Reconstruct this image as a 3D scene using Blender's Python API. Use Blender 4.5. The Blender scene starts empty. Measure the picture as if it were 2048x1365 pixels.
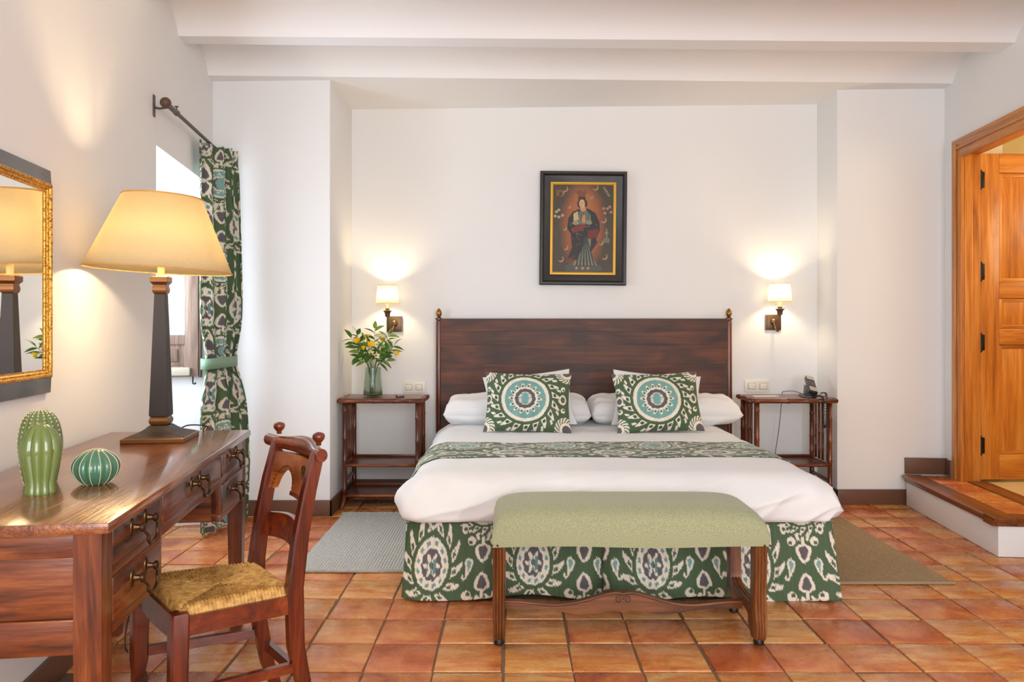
import bpy, bmesh, math, random
import numpy as np
from mathutils import Vector, Matrix, noise as mnoise

S = bpy.context.scene
C = S.collection
PI = math.pi
random.seed(7)

# ------------------------------------------------------------------ camera, world, exposure, daylight, rear fill
F, H, HZ = 1540.0, 1.17, 650.0            # focal length in pixels, eye height, horizon row
cam_d = bpy.data.cameras.new('camera'); cam = bpy.data.objects.new('camera', cam_d); C.objects.link(cam)
cam.location = (0, 0, H); cam.rotation_euler = (PI/2, 0, 0)
cam_d.sensor_fit = 'HORIZONTAL'; cam_d.sensor_width = 36; cam_d.lens = 36*F/2048
cam_d.shift_y = (HZ-682.5)/2048; cam_d.clip_start = .05
S.camera = cam
S.view_settings.view_transform = 'Standard'; S.view_settings.look = 'None'
S.view_settings.gamma = 1; S.view_settings.use_curve_mapping = False
S.view_settings.exposure = 0.52
W = bpy.data.worlds.new('sky'); S.world = W; W.use_nodes = True
W.node_tree.nodes['Background'].inputs[0].default_value = (.80, .90, 1, 1)
W.node_tree.nodes['Background'].inputs[1].default_value = 1.6

TH = math.atan(.15)                       # the left wall runs off square by this angle
WO = Vector((-1.1235, 0, 0)); NV = Vector((math.cos(TH), math.sin(TH), 0)); VV = Vector((-math.sin(TH), math.cos(TH), 0))
def LW(n, v, z): return WO + NV*n + VV*v + Vector((0, 0, z))       # left-wall coordinates to world
TR = math.atan(.095)                      # right wall
RO = Vector((2.343, 0, 0)); RN = Vector((-math.cos(TR), math.sin(TR), 0)); RV = Vector((math.sin(TR), math.cos(TR), 0))
def RW(n, v, z): return RO + RN*n + RV*v + Vector((0, 0, z))
def P(px, py, D): return Vector(((px-1024)/F*D, D, H-(py-HZ)/F*D))

def area(name, loc, direction, sx, sy, watts, col):
    l = bpy.data.lights.new(name, 'AREA'); l.shape = 'RECTANGLE'; l.size = sx; l.size_y = sy
    l.energy = watts; l.color = col
    o = bpy.data.objects.new(name, l); C.objects.link(o); o.location = loc
    o.rotation_euler = Vector(direction).to_track_quat('-Z', 'Z').to_euler()
    return o
def point(name, loc, watts, col, r):
    l = bpy.data.lights.new(name, 'POINT'); l.energy = watts; l.color = col; l.shadow_soft_size = r
    o = bpy.data.objects.new(name, l); C.objects.link(o); o.location = loc
    return o
REAR = -2.0
area('daylight_niche_window', LW(-.44, 4.10, 1.36), NV, .84, .98, 22, (.70, .84, 1))
area('rear_fill_light', (-.25, REAR-.02, 1.55), (0, 1, 0), 1.3, 1.9, 50, (.95, .975, 1))  # pair of added fill lights behind the camera, main brightness of the room
area('rear_fill_light', (1.55, REAR-.02, 1.55), (0, 1, 0), 1.3, 1.9, 50, (.95, .975, 1))

# ------------------------------------------------------------------ mesh helpers
class MB:
    def __init__(s): s.v = []; s.f = []; s.c = []
    def add(s, vs, fs):
        o = len(s.v); s.v += [Vector(q) for q in vs]; s.f += [tuple(i+o for i in f) for f in fs]; return s
    def bm(s, b):
        b.verts.ensure_lookup_table(); b.verts.index_update()
        s.add([q.co.copy() for q in b.verts], [[q.index for q in f.verts] for f in b.faces]); b.free(); return s
    def box(s, x0, x1, y0, y1, z0, z1, bev=0, seg=2, M=None):
        b = bmesh.new(); bmesh.ops.create_cube(b, size=1)
        for q in b.verts: q.co = Vector((x0+(q.co.x+.5)*(x1-x0), y0+(q.co.y+.5)*(y1-y0), z0+(q.co.z+.5)*(z1-z0)))
        if bev > 0: bmesh.ops.bevel(b, geom=b.edges[:], offset=bev, segments=seg, profile=.6, affect='EDGES')
        if M is not None: bmesh.ops.transform(b, matrix=M, verts=b.verts)
        return s.bm(b)
    def tube(s, pts, rs, n=10, caps=True, sq=False):
        pts = [Vector(p) for p in pts]; m = len(pts)
        if not hasattr(rs, '__len__'): rs = [rs]*m
        rings = []; up = None
        for i, p in enumerate(pts):
            t = (pts[min(i+1, m-1)]-pts[max(i-1, 0)]).normalized()
            if up is None: up = Vector((0, 0, 1)) if abs(t.z) < .9 else Vector((1, 0, 0))
            a = t.cross(up); a = a.normalized() if a.length > 1e-6 else Vector((1, 0, 0)); b = a.cross(t).normalized(); up = b
            r = rs[i]; r = r if hasattr(r, '__len__') else (r, r)
            ring = []
            for k in range(n):
                if sq: th = PI/4+k*PI/2; ca, sa = math.cos(th)*1.4142, math.sin(th)*1.4142
                else: th = 2*PI*k/n; ca, sa = math.cos(th), math.sin(th)
                ring.append(p+a*(ca*r[0])+b*(sa*r[1]))
            rings.append(ring)
        vs = [q for r in rings for q in r]; fs = []
        for i in range(m-1):
            for k in range(n): fs.append((i*n+k, i*n+(k+1) % n, (i+1)*n+(k+1) % n, (i+1)*n+k))
        if caps: fs += [tuple(range(n))[::-1], tuple((m-1)*n+k for k in range(n))]
        return s.add(vs, fs)
    def lathe(s, prof, n=24, o=(0, 0, 0), rib=None, sq=1.0):
        o = Vector(o); vs = []; fs = []; m = len(prof)
        for r, z in prof:
            for k in range(n):
                th = 2*PI*k/n; rr = r*(rib(th, z) if rib else 1)
                vs.append(o+Vector((rr*math.cos(th)*sq, rr*math.sin(th), z)))
        for i in range(m-1):
            for k in range(n): fs.append((i*n+k, i*n+(k+1) % n, (i+1)*n+(k+1) % n, (i+1)*n+k))
        if prof[0][0] > 1e-5: fs.append(tuple(range(n))[::-1])
        if prof[-1][0] > 1e-5: fs.append(tuple((m-1)*n+k for k in range(n)))
        return s.add(vs, fs)
    def prism(s, poly, d, bev=0, M=None):
        """polygon in (x, z) extruded along y by d (tuple y0, y1)"""
        b = bmesh.new(); y0, y1 = d
        a = [b.verts.new((p[0], y0, p[1])) for p in poly]; f = b.faces.new(a)
        r = bmesh.ops.extrude_face_region(b, geom=[f])
        for q in r['geom']:
            if isinstance(q, bmesh.types.BMVert): q.co.y = y1
        bmesh.ops.recalc_face_normals(b, faces=b.faces)
        if bev > 0:
            es = [e for e in b.edges if e.calc_face_angle(0) > .5]
            bmesh.ops.bevel(b, geom=es, offset=bev, segments=2, profile=.6, affect='EDGES')
        if M is not None: bmesh.ops.transform(b, matrix=M, verts=b.verts)
        return s.bm(b)
    def grid(s, nu, nv, fn, col=None, closed=False):
        o = len(s.v)
        for j in range(nv):
            for i in range(nu): s.v.append(Vector(fn(i/(nu-1), j/(nv-1))))
        for j in range(nv-1):
            for i in range(nu-1): s.f.append((o+j*nu+i, o+j*nu+i+1, o+(j+1)*nu+i+1, o+(j+1)*nu+i))
        return s
    def xf(s, M):
        s.v = [M @ q for q in s.v]; return s
    def mesh(s, name, mat, smooth=None, colors=None):
        me = bpy.data.meshes.new(name); me.from_pydata([tuple(q) for q in s.v], [], s.f)
        b = bmesh.new(); b.from_mesh(me)
        if not getattr(s, 'keep', False): bmesh.ops.recalc_face_normals(b, faces=b.faces)
        b.to_mesh(me); b.free()
        if mat: me.materials.append(mat)
        if smooth is not None:
            me.polygons.foreach_set('use_smooth', [True]*len(me.polygons))
            if smooth < 3: me.set_sharp_from_angle(angle=smooth)
        if colors is not None:
            a = me.color_attributes.new('Col', 'FLOAT_COLOR', 'POINT')
            cc = np.ones((len(me.vertices), 4)); cc[:, :3] = colors
            a.data.foreach_set('color', cc.ravel())
        return me
    def build(s, name, mat, parent=None, smooth=None, colors=None, off=None, label=None):
        if off is not None: s.v = [q-Vector(off) for q in s.v]  # grey border stands in for the shadow outline round the rocker
        o = bpy.data.objects.new(name, s.mesh(name, mat, smooth, colors)); C.objects.link(o)
        if parent is not None: o.parent = parent
        if label: o['label'] = label
        return o
def tag(o, label, cat, group=None):
    o['label'] = label; o['category'] = cat
    if group: o['group'] = group
    return o
def thing(name, label, cat, loc=(0, 0, 0), rz=0, group=None):
    o = bpy.data.objects.new(name, None); C.objects.link(o); o.empty_display_size = .1
    o.location = loc; o.rotation_euler = (0, 0, rz); return tag(o, label, cat, group)
def struct(o): o['kind'] = 'structure'; return o
def sempty(name, loc=(0, 0, 0), rz=0):
    o = bpy.data.objects.new(name, None); C.objects.link(o); o.location = loc; o.rotation_euler = (0, 0, rz); o['kind'] = 'structure'; return o
def inst(name, me, parent, loc=(0, 0, 0), rot=(0, 0, 0), sc=(1, 1, 1)):
    o = bpy.data.objects.new(name, me); C.objects.link(o); o.parent = parent
    o.location = loc; o.rotation_euler = rot; o.scale = sc; return o
def copy_tree(o, parent=None):
    c = o.copy(); C.objects.link(c); c.parent = parent
    for ch in list(o.children): copy_tree(ch, c)
    return c
AS = math.radians(35)
def smoothpath(pts, n=8):
    pts = [Vector(p) for p in pts]; out = []
    for i in range(len(pts)-1):
        p0 = pts[max(i-1, 0)]; p1 = pts[i]; p2 = pts[i+1]; p3 = pts[min(i+2, len(pts)-1)]
        for k in range(n):
            t = k/n
            out.append(.5*((2*p1)+(p2-p0)*t+(2*p0-5*p1+4*p2-p3)*t*t+(3*p1-p0-3*p2+p3)*t**3))
    out.append(pts[-1]); return out

# ------------------------------------------------------------------ materials
def srgb(r, g, b):
    f = lambda c: (c/255/12.92) if c/255 <= .04045 else ((c/255+.055)/1.055)**2.4
    return (f(r), f(g), f(b), 1)
class NT:
    def __init__(s, name):
        s.m = bpy.data.materials.new(name); s.m.use_nodes = True; s.t = s.m.node_tree; s.b = s.t.nodes['Principled BSDF']
    def n(s, typ, **kw):
        q = s.t.nodes.new(typ)
        for k, v in kw.items():
            if k.startswith('_'): setattr(q, k[1:], v)
            else: q.inputs[k.replace('__', ' ')].default_value = v
        return q
    def l(s, a, b): s.t.links.new(a, b)
    def coord(s, scale=(1, 1, 1), rand=True, src='Object'):
        tc = s.n('ShaderNodeTexCoord'); mp = s.n('ShaderNodeMapping'); mp.inputs['Scale'].default_value = scale
        if rand:
            oi = s.n('ShaderNodeObjectInfo'); ma = s.n('ShaderNodeMath', _operation='MULTIPLY'); ma.inputs[1].default_value = 37
            va = s.n('ShaderNodeVectorMath', _operation='ADD')
            s.l(oi.outputs['Random'], ma.inputs[0]); s.l(tc.outputs[src], va.inputs[0]); s.l(ma.outputs[0], va.inputs[1]); s.l(va.outputs[0], mp.inputs['Vector'])
        else: s.l(tc.outputs[src], mp.inputs['Vector'])
        return mp.outputs[0]
    def noise(s, vec, scale, detail=4, rough=.55, dist=0):
        q = s.n('ShaderNodeTexNoise'); q.inputs['Scale'].default_value = scale; q.inputs['Detail'].default_value = detail
        q.inputs['Roughness'].default_value = rough; q.inputs['Distortion'].default_value = dist; s.l(vec, q.inputs['Vector']); return q.outputs['Fac']
    def ramp(s, fac, stops):
        r = s.n('ShaderNodeValToRGB'); e = r.color_ramp.elements
        while len(e) < len(stops): e.new(.5)
        for q, (p, c) in zip(e, stops): q.position = p; q.color = c
        s.l(fac, r.inputs[0]); return r.outputs[0]
    def bump(s, h, st, dist=.01):
        b = s.n('ShaderNodeBump'); b.inputs['Strength'].default_value = st; b.inputs['Distance'].default_value = dist
        s.l(h, b.inputs['Height']); s.l(b.outputs[0], s.b.inputs['Normal']); return b
    def mix(s, fac, a, b, typ='MIX'):
        q = s.n('ShaderNodeMix', _data_type='RGBA', _blend_type=typ)
        for sock, val in ((q.inputs[0], fac), (q.inputs[6], a), (q.inputs[7], b)):
            if hasattr(val, 'links') or isinstance(val, bpy.types.NodeSocket): s.l(val, sock)
            else: sock.default_value = val
        return q.outputs[2]
    def base(s, c):
        if isinstance(c, bpy.types.NodeSocket): s.l(c, s.b.inputs['Base Color'])
        else: s.b.inputs['Base Color'].default_value = c
        return s
    def set(s, **kw):
        for k, v in kw.items(): s.b.inputs[k.replace('_', ' ')].default_value = v
        return s
def plain(name, col, rough=.6, metal=0, nz=0, nscale=40, **kw):
    t = NT(name); t.base(col).set(Roughness=rough, Metallic=metal, **kw)
    if nz: t.bump(t.noise(t.coord(), nscale, 4), nz, .004)
    return t.m
def wood(name, dark, mid, light, axis=0, rough=.35, grain=9, coat=.0, bump=.12, knots=False):
    t = NT(name); sc = [grain]*3; sc[axis] = grain*.09
    v = t.coord(tuple(sc)); a = t.noise(v, 1.6, 7, .62, 1.1)
    sc2 = [grain*9]*3; sc2[axis] = grain*.5
    fine = t.noise(t.coord(tuple(sc2)), 1.2, 3, .6)
    c = t.ramp(a, [(.30, dark), (.5, mid), (.72, light)])
    c = t.mix(.35, c, t.ramp(fine, [(.3, dark), (.6, (1, 1, 1, 1))]), 'MULTIPLY')
    if knots:
        sc3 = [3.2]*3; sc3[axis] = 1.6
        k = t.noise(t.coord(tuple(sc3)), 1.5, 3, .5, .8)
        c = t.mix(t.ramp(k, [(.42, (0, 0, 0, 1)), (.66, (1, 1, 1, 1))]), c, t.mix(.74, c, dark, 'MIX'))
    t.base(c).set(Roughness=rough, Coat_Weight=coat, Coat_Roughness=.12)
    t.bump(fine, bump, .003); return t.m

M = {}
def mk_plaster(name, col, var=.04):
    t = NT(name); v = t.coord(rand=False)
    n = t.noise(v, 1.1, 3, .5); c2 = tuple(max(0, q*(1-var)) for q in col[:3])+(1,)
    t.base(t.mix(n, col, c2)).set(Roughness=.9, Specular_IOR_Level=.25)
    t.bump(t.noise(v, 14, 6, .6), .10, .01); return t.m
M['plaster'] = mk_plaster('white_plaster', (.85, .84, .825, 1))
M['ceil'] = mk_plaster('ceiling_plaster', (.90, .89, .88, 1))
M['cream'] = mk_plaster('cream_plaster', (.86, .74, .48, 1))
M['base'] = plain('baseboard_paint', srgb(104, 70, 52), .42, nz=.12, nscale=25)
def mk_tile(name, rand=True):
    t = NT(name); v = t.coord((1, 1, 1), rand=rand)
    sc = t.coord((3, 14, 3), rand=rand)
    n1 = t.noise(v, 6, 4, .6, .6); n2 = t.noise(sc, 1.6, 4, .6, .8)
    red = t.ramp(n1, [(.3, srgb(160, 78, 42)), (.5, srgb(194, 108, 60)), (.7, srgb(210, 136, 80))])
    yel = t.ramp(n2, [(.3, srgb(194, 106, 54)), (.5, srgb(212, 146, 80)), (.72, srgb(224, 184, 122))])
    if rand:
        oi = t.n('ShaderNodeObjectInfo'); mm = t.n('ShaderNodeMath', _operation='MULTIPLY'); mm.inputs[1].default_value = 7.31
        fr = t.n('ShaderNodeMath', _operation='FRACT'); t.l(oi.outputs['Random'], mm.inputs[0]); t.l(mm.outputs[0], fr.inputs[0])
        ad = t.n('ShaderNodeMath', _operation='ADD'); t.l(fr.outputs[0], ad.inputs[0])
        ms = t.n('ShaderNodeMath', _operation='MULTIPLY_ADD'); ms.inputs[1].default_value = 1.1; ms.inputs[2].default_value = -.62
        t.l(n1, ms.inputs[0]); t.l(ms.outputs[0], ad.inputs[1]); f = t.ramp(ad.outputs[0], [(.15, (0, 0, 0, 1)), (.68, (1, 1, 1, 1))])
    else: f = t.ramp(n1, [(.35, (0, 0, 0, 1)), (.7, (1, 1, 1, 1))])
    c = t.mix(f, red, yel)
    spot = t.noise(v, 60, 3, .7); c = t.mix(t.ramp(spot, [(.60, (0, 0, 0, 1)), (.78, (.5, .5, .5, 1))]), c, srgb(104, 58, 36))
    t.base(c); t.set(Specular_IOR_Level=.5)
    t.l(t.ramp(t.noise(v, 18, 4, .6), [(.3, (.16, .16, .16, 1)), (.75, (.40, .40, .40, 1))]), t.b.inputs['Roughness'])
    t.bump(t.noise(v, 24, 5, .6), .22, .01); return t.m
M['tile'] = mk_tile('terracotta_tile'); M['tile_far'] = mk_tile('terracotta_floor', False)
M['grout'] = plain('grout', srgb(120, 94, 70), .9, nz=.3)
M['hall_tile'] = plain('cream_tile', srgb(226, 204, 160), .35)
# dark desk / chair / bed woods
D_, M_, L_ = srgb(46, 17, 6), srgb(112, 52, 19), srgb(158, 88, 38)
for i, a in enumerate('xyz'):
    M['desk_'+a] = wood('desk_wood_'+a, D_, M_, L_, i, .34, 13, .25, .25)
    M['chair_'+a] = wood('chair_wood_'+a, srgb(56, 15, 5), srgb(108, 38, 13), srgb(140, 62, 22), i, .26, 7, .4)
    M['pine_'+a] = wood('pine_wood_'+a, srgb(152, 82, 18), srgb(200, 124, 42), srgb(222, 158, 76), i, .36, 7, .2)
    M['bench_'+a] = wood('bench_wood_'+a, srgb(60, 28, 12), srgb(124, 72, 36), srgb(160, 102, 58), i, .38, 9, .15)
    M['bamboo_'+a] = wood('bamboo_'+a, srgb(50, 18, 8), srgb(106, 48, 22), srgb(164, 92, 46), i, .32, 8, .25)
M['desk_top'] = wood('desk_top_wood', srgb(84, 36, 14), srgb(134, 70, 27), srgb(172, 106, 48), 1, .26, 12, .7, .6)
M['head'] = wood('headboard_wood', srgb(30, 13, 6), srgb(88, 42, 18), srgb(116, 60, 26), 0, .5, 6, 0, .12, True)
M['step_wood'] = wood('step_edge_wood', srgb(70, 34, 16), srgb(132, 74, 34), srgb(160, 98, 52), 1, .34, 8, .2)
M['old_wood'] = wood('weathered_window_wood', srgb(84, 62, 50), srgb(122, 96, 80), srgb(156, 134, 118), 2, .75, 10, 0, .5)
M['black_wood'] = wood('black_frame_wood', srgb(12, 9, 7), srgb(24, 18, 15), srgb(34, 27, 22), 0, .45, 10, .05)
M['mirror_wood'] = wood('mirror_frame_wood', srgb(24, 15, 13), srgb(40, 28, 25), srgb(52, 38, 34), 1, .28, 10, .3)
M['lamp_body'] = plain('lamp_bronze_lacquer', srgb(46, 37, 32), .5, 0, nz=.05)
M['lamp_gold'] = plain('lamp_bronze_collar', srgb(120, 78, 40), .32, .6)
M['brass'] = plain('aged_brass', srgb(150, 112, 52), .34, .9, nz=.1, nscale=60)
M['bronze'] = plain('dark_bronze', srgb(106, 84, 62), .4, .8, nz=.1)
M['handle'] = plain('drawer_bronze', srgb(92, 70, 46), .32, .9)
M['iron'] = plain('rod_iron', srgb(92, 84, 78), .5, .5)
M['black_iron'] = plain('hinge_black_iron', srgb(26, 24, 23), .4, .6)
M['finial_wood'] = plain('rod_finial_wood', srgb(86, 60, 50), .5)
M['cord'] = plain('cord_black', srgb(40, 34, 30), .5)
M['plastic_w'] = plain('switch_plastic', srgb(236, 228, 212), .35)
M['plastic_b'] = plain('black_plastic', srgb(34, 33, 33), .35)
M['plastic_g'] = plain('grey_plastic', srgb(168, 160, 150), .4)
M['paper'] = plain('paper', srgb(236, 232, 224), .8)
M['mirror'] = plain('mirror_glass', (.93, .93, .92, 1), .01, 1)
def mk_gold():
    t = NT('gilded_moulding'); v = t.coord(); n = t.noise(v, 160, 3, .6)
    t.base(t.ramp(n, [(.35, srgb(120, 74, 22)), (.5, srgb(208, 154, 62)), (.7, srgb(232, 188, 96))])).set(Roughness=.38, Metallic=.75)
    t.bump(n, .5, .004); return t.m
M['gold'] = mk_gold()
def mk_linen(name, col, sc=420, st=.12, rough=.85):
    t = NT(name); v = t.coord(rand=False)
    w = t.noise(v, sc, 2, .5); f = t.noise(v, 7, 3)
    t.base(t.mix(f, col, tuple(q*.95 for q in col[:3])+(1,))).set(Roughness=rough, Sheen_Weight=.15, Specular_IOR_Level=.2)
    t.bump(w, st, .002); return t.m
M['sheet'] = mk_linen('white_cotton', (.83, .82, .815, 1))
M['band'] = mk_linen('tieback_linen', srgb(126, 152, 128), 300, .4)
def mk_bench_fabric():
    t = NT('sage_woven_upholstery'); v = t.coord((1, 1, 1), rand=False)
    w1 = t.n('ShaderNodeTexWave', _wave_type='BANDS', _bands_direction='DIAGONAL'); w1.inputs['Scale'].default_value = 75; w1.inputs['Distortion'].default_value = 1.0
    mp = t.coord((1, 1, 2.2), rand=False); t.l(mp, w1.inputs['Vector'])
    n = t.noise(v, 260, 2, .5)
    c = t.mix(w1.outputs['Fac'], srgb(112, 122, 86), srgb(170, 172, 136)); c = t.mix(t.ramp(n, [(.4, (0, 0, 0, 1)), (.62, (.5, .5, .5, 1))]), c, srgb(190, 186, 150))
    t.base(c).set(Roughness=.85, Sheen_Weight=.2, Specular_IOR_Level=.2); t.bump(n, .3, .002); return t.m
M['bench_fab'] = mk_bench_fabric()
def mk_ikat():
    t = NT('ikat_cotton'); a = t.n('ShaderNodeVertexColor', _layer_name='Col')
    v = t.coord((1, 1, 1), rand=False); n = t.noise(v, 330, 2, .6)
    t.base(t.mix(.22, a.outputs[0], t.ramp(n, [(.3, (.55, .55, .55, 1)), (.7, (1, 1, 1, 1))]), 'MULTIPLY')).set(Roughness=.62, Sheen_Weight=.1, Specular_IOR_Level=.3)
    t.bump(n, .15, .002); return t.m
M['ikat'] = mk_ikat()
def mk_ikat_curtain():
    t = NT('ikat_curtain_cotton'); a = t.n('ShaderNodeVertexColor', _layer_name='Col'); out = t.t.nodes['Material Output']
    d = t.n('ShaderNodeBsdfDiffuse'); r = t.n('ShaderNodeBsdfTranslucent'); m = t.n('ShaderNodeMixShader'); m.inputs[0].default_value = .30
    g = t.n('ShaderNodeGamma'); g.inputs[1].default_value = .8; t.l(a.outputs[0], g.inputs[0])
    t.l(g.outputs[0], d.inputs[0]); t.l(g.outputs[0], r.inputs[0]); t.l(d.outputs[0], m.inputs[1]); t.l(r.outputs[0], m.inputs[2]); t.l(m.outputs[0], out.inputs[0]); return t.m
M['ikat_c'] = mk_ikat_curtain()
def mk_paint():
    t = NT('oil_on_canvas'); a = t.n('ShaderNodeVertexColor', _layer_name='Col')
    v = t.coord(rand=False); n = t.noise(v, 45, 4, .6)
    t.base(t.mix(.4, a.outputs[0], t.ramp(n, [(.3, (.6, .6, .6, 1)), (.7, (1.0, 1.0, 1.0, 1))]), 'MULTIPLY')).set(Roughness=.5); t.bump(n, .1, .002); return t.m
M['paint'] = mk_paint()
def mk_rush():
    t = NT('woven_rush'); v = t.coord((1, 1, 1), rand=False); n = t.noise(v, 60, 4, .6); n2 = t.noise(v, 9, 3)
    c = t.ramp(n, [(.28, srgb(128, 84, 32)), (.5, srgb(196, 146, 72)), (.72, srgb(224, 184, 110))])
    t.base(t.mix(t.ramp(n2, [(.4, (0, 0, 0, 1)), (.8, (.5, .5, .5, 1))]), c, srgb(120, 80, 36))).set(Roughness=.6); t.bump(n, .4, .003); return t.m
M['rush'] = mk_rush()
def mk_rug(name, c1, c2):
    t = NT(name); v = t.coord((1, 1, 1), rand=False); n = t.noise(v, 120, 3, .7)
    t.base(t.ramp(n, [(.3, c1), (.7, c2)])).set(Roughness=.95, Specular_IOR_Level=.1); t.bump(n, .6, .004); return t.m
M['rug_l'] = mk_rug('ribbed_rug', srgb(160, 156, 148), srgb(198, 194, 186))
M['rug_r'] = mk_rug('braided_rug', srgb(146, 122, 92), srgb(186, 160, 124))
M['rug_edge'] = plain('rug_binding', srgb(156, 134, 106), .9)
def mk_shade(name, col, tr, em=0):
    t = NT(name); v = t.coord(rand=False); n = t.noise(v, 180, 3, .7)
    nt = t.t; out = nt.nodes['Material Output']
    c = t.mix(n, col, tuple(q*.82 for q in col[:3])+(1,))
    d = t.n('ShaderNodeBsdfDiffuse'); r = t.n('ShaderNodeBsdfTranslucent'); m = t.n('ShaderNodeMixShader'); m.inputs[0].default_value = tr
    t.l(c, d.inputs[0]); t.l(c, r.inputs[0]); t.l(d.outputs[0], m.inputs[1]); t.l(r.outputs[0], m.inputs[2]); t.l(m.outputs[0], out.inputs[0])
    return t.m
M['shade'] = mk_shade('parchment_lampshade', (.95, .84, .58, 1), .62)
M['shade_w'] = mk_shade('white_lampshade', (.95, .93, .88, 1), .75)
M['shade_trim'] = plain('lampshade_binding', srgb(206, 160, 92), .8)
def mk_bulb(name, col, st):
    t = NT(name); t.base((1, .9, .7, 1)); t.b.inputs['Emission Color'].default_value = col; t.b.inputs['Emission Strength'].default_value = st; return t.m
M['bulb'] = mk_bulb('lit_bulb', (1, .72, .40, 1), 14)
M['candle'] = plain('candle_sleeve', srgb(236, 214, 160), .5)
def mk_glass(name, col, rough=.02):
    t = NT(name); t.base(col).set(Roughness=rough, IOR=1.4, Transmission_Weight=1.0); return t.m
M['vase'] = mk_glass('green_ribbed_glass', (.66, .78, .68, 1), .03)
M['pane'] = mk_glass('window_pane', (.92, .96, .97, 1), .1)
def mk_ceramic(name, a, b):
    t = NT(name); n = t.noise(t.coord(), 9, 3); t.base(t.mix(n, a, b)).set(Roughness=.14, Coat_Weight=.6, Coat_Roughness=.05); return t.m
M['cer1'] = mk_ceramic('glazed_green_ceramic', srgb(86, 104, 58), srgb(112, 128, 66))
M['cer2'] = mk_ceramic('glazed_olive_ceramic', srgb(88, 112, 58), srgb(126, 138, 70))
M['cer3'] = mk_ceramic('glazed_jade_ceramic', srgb(58, 108, 82), srgb(78, 126, 98))
M['bead'] = plain('ivory_glaze', srgb(208, 198, 160), .3)
M['leaf'] = plain('glossy_leaf', srgb(74, 118, 40), .4, nz=.05)
M['leaf2'] = plain('pale_leaf', srgb(128, 152, 58), .45)
M['stem'] = plain('green_stem', srgb(84, 108, 48), .6)
M['petal'] = plain('yellow_petal', srgb(244, 204, 40), .55)
M['petal2'] = plain('cream_petal', srgb(238, 224, 176), .55)
M['tack'] = plain('bronze_tack', srgb(82, 62, 44), .35, .8)

# ------------------------------------------------------------------ the room
CZL, CZR = 2.66, 2.71                       # beam soffit height at the left and the right wall
# floor: grout bed, terracotta tiles laid one by one, plain continuation behind the camera
fl = MB().box(-3.0, 3.4, 2.135, 5.9, -.12, -.006).build('floor', M['grout']); struct(fl)
fr = MB().box(-2.2, 3.4, REAR-.3, 2.128, -.12, 0).build('floor_near_desk', M['tile_far']); struct(fr)
tiles = []
for k in range(5):
    m = MB(); a, b = .1145, .1120
    q = [(-a, -b), (a, -b), (a, b), (-a, b)]; q = [(x+random.uniform(-.0025, .0025), y+random.uniform(-.0025, .0025)) for x, y in q]
    bm = bmesh.new(); vs = [bm.verts.new((x, y, 0)) for x, y in q]; f = bm.faces.new(vs)
    r = bmesh.ops.extrude_face_region(bm, geom=[f])
    for e in r['geom']:
        if isinstance(e, bmesh.types.BMVert): e.co.z = -.010
    bmesh.ops.recalc_face_normals(bm, faces=bm.faces)
    bmesh.ops.bevel(bm, geom=[e for e in bm.edges if all(v.co.z > -.001 for v in e.verts)], offset=.005, segments=2, profile=.5, affect='EDGES')
    m.bm(bm); tiles.append(m.mesh('tile', M['tile'], AS))
def wall_left_x(y): return -1.1235-.15*y
def wall_right_x(y): return 2.343+.095*y
for j in range(-2, 12):
    y = 2.596+.2325*(j+.5)
    for i in range(-10, 12):
        x = -.030+.237*(i+.5)
        lx = wall_left_x(y)-.06
        if 3.55 < y < 4.60: lx -= .46
        if y < 2.135+.11 or x < lx or x > wall_right_x(y)+.02 or y > 5.38: continue
        if x < -1.22 and y > 4.85 or x > 2.22 and y > 5.12: continue
        if -.36 < x < 1.25 and y > 3.40: continue                       # under the bed
        if x > wall_right_x(y)-.262+.125 and y > 4.02: continue               # under the step
        inst('tile', random.choice(tiles), fl, (x+random.uniform(-.002, .002), y+random.uniform(-.002, .002), random.uniform(-.0015, .001)),
             (random.uniform(-.004, .004), random.uniform(-.004, .004), random.choice((0, PI))+random.uniform(-.008, .008)))
# ceiling: shallow plaster vaults between flat beam soffits, running a little skew to the back wall
edges = [(4.60, 4.91)]
bw, span = .12, .52
l, r = 4.08, 4.349
prof = []
def edge_line(l, r, z):                      # a row of points across the room at skewed depth
    out = []
    for k in range(9):
        t = k/8; x = -2.2+(3.2+2.2)*t; s = (x+1.75)/(2.75+1.75)
        out.append(Vector((x, l+(r-l)*s, CZL+(CZR-CZL)*s+z)))
    return out
rows = [edge_line(5.9, 5.9, 0), edge_line(4.60, 4.91, 0)]
cl, cr = (4.60, 4.91)
nl, nr = 4.08, 4.349
while cl > REAR-.4:
    for k in range(1, 13):
        t = k/12; rows.append(edge_line(cl+(nl-cl)*t, cr+(nr-cr)*t, .112*(1-(2*t-1)**2)**.75))
    rows.append(edge_line(nl-.11, nr-.15, 0)); cl, cr = nl-.11, nr-.15; nl, nr = cl-.54, cr-.555
m = MB(); n = 9
m.v = [q for rr in rows for q in rr]
m.f = [(j*n+i, j*n+i+1, (j+1)*n+i+1, (j+1)*n+i) for j in range(len(rows)-1) for i in range(n-1)]
o0 = len(m.v); m.v += [Vector((-2.2, 5.9, 3.1)), Vector((3.2, 5.9, 3.1)), Vector((3.2, rows[-1][0].y, 3.1)), Vector((-2.2, rows[-1][0].y, 3.1))]
m.f += [(o0, o0+1, o0+2, o0+3)]
cei = m.build('ceiling', M['ceil'], smooth=math.radians(25)); struct(cei)
# back wall with the two piers that frame the bed alcove
BW = 5.35
m = MB().box(-1.3, 3.2, BW, BW+.3, -.1, 2.9)
m.box(-2.3, -1.113, 4.71, BW+.3, -.1, 2.9, .004)
m.box(2.12, 3.2, 5.02, BW+.3, -.1, 2.9, .004)
wb = struct(m.build('wall_back', M['plaster'], smooth=AS))
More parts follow.
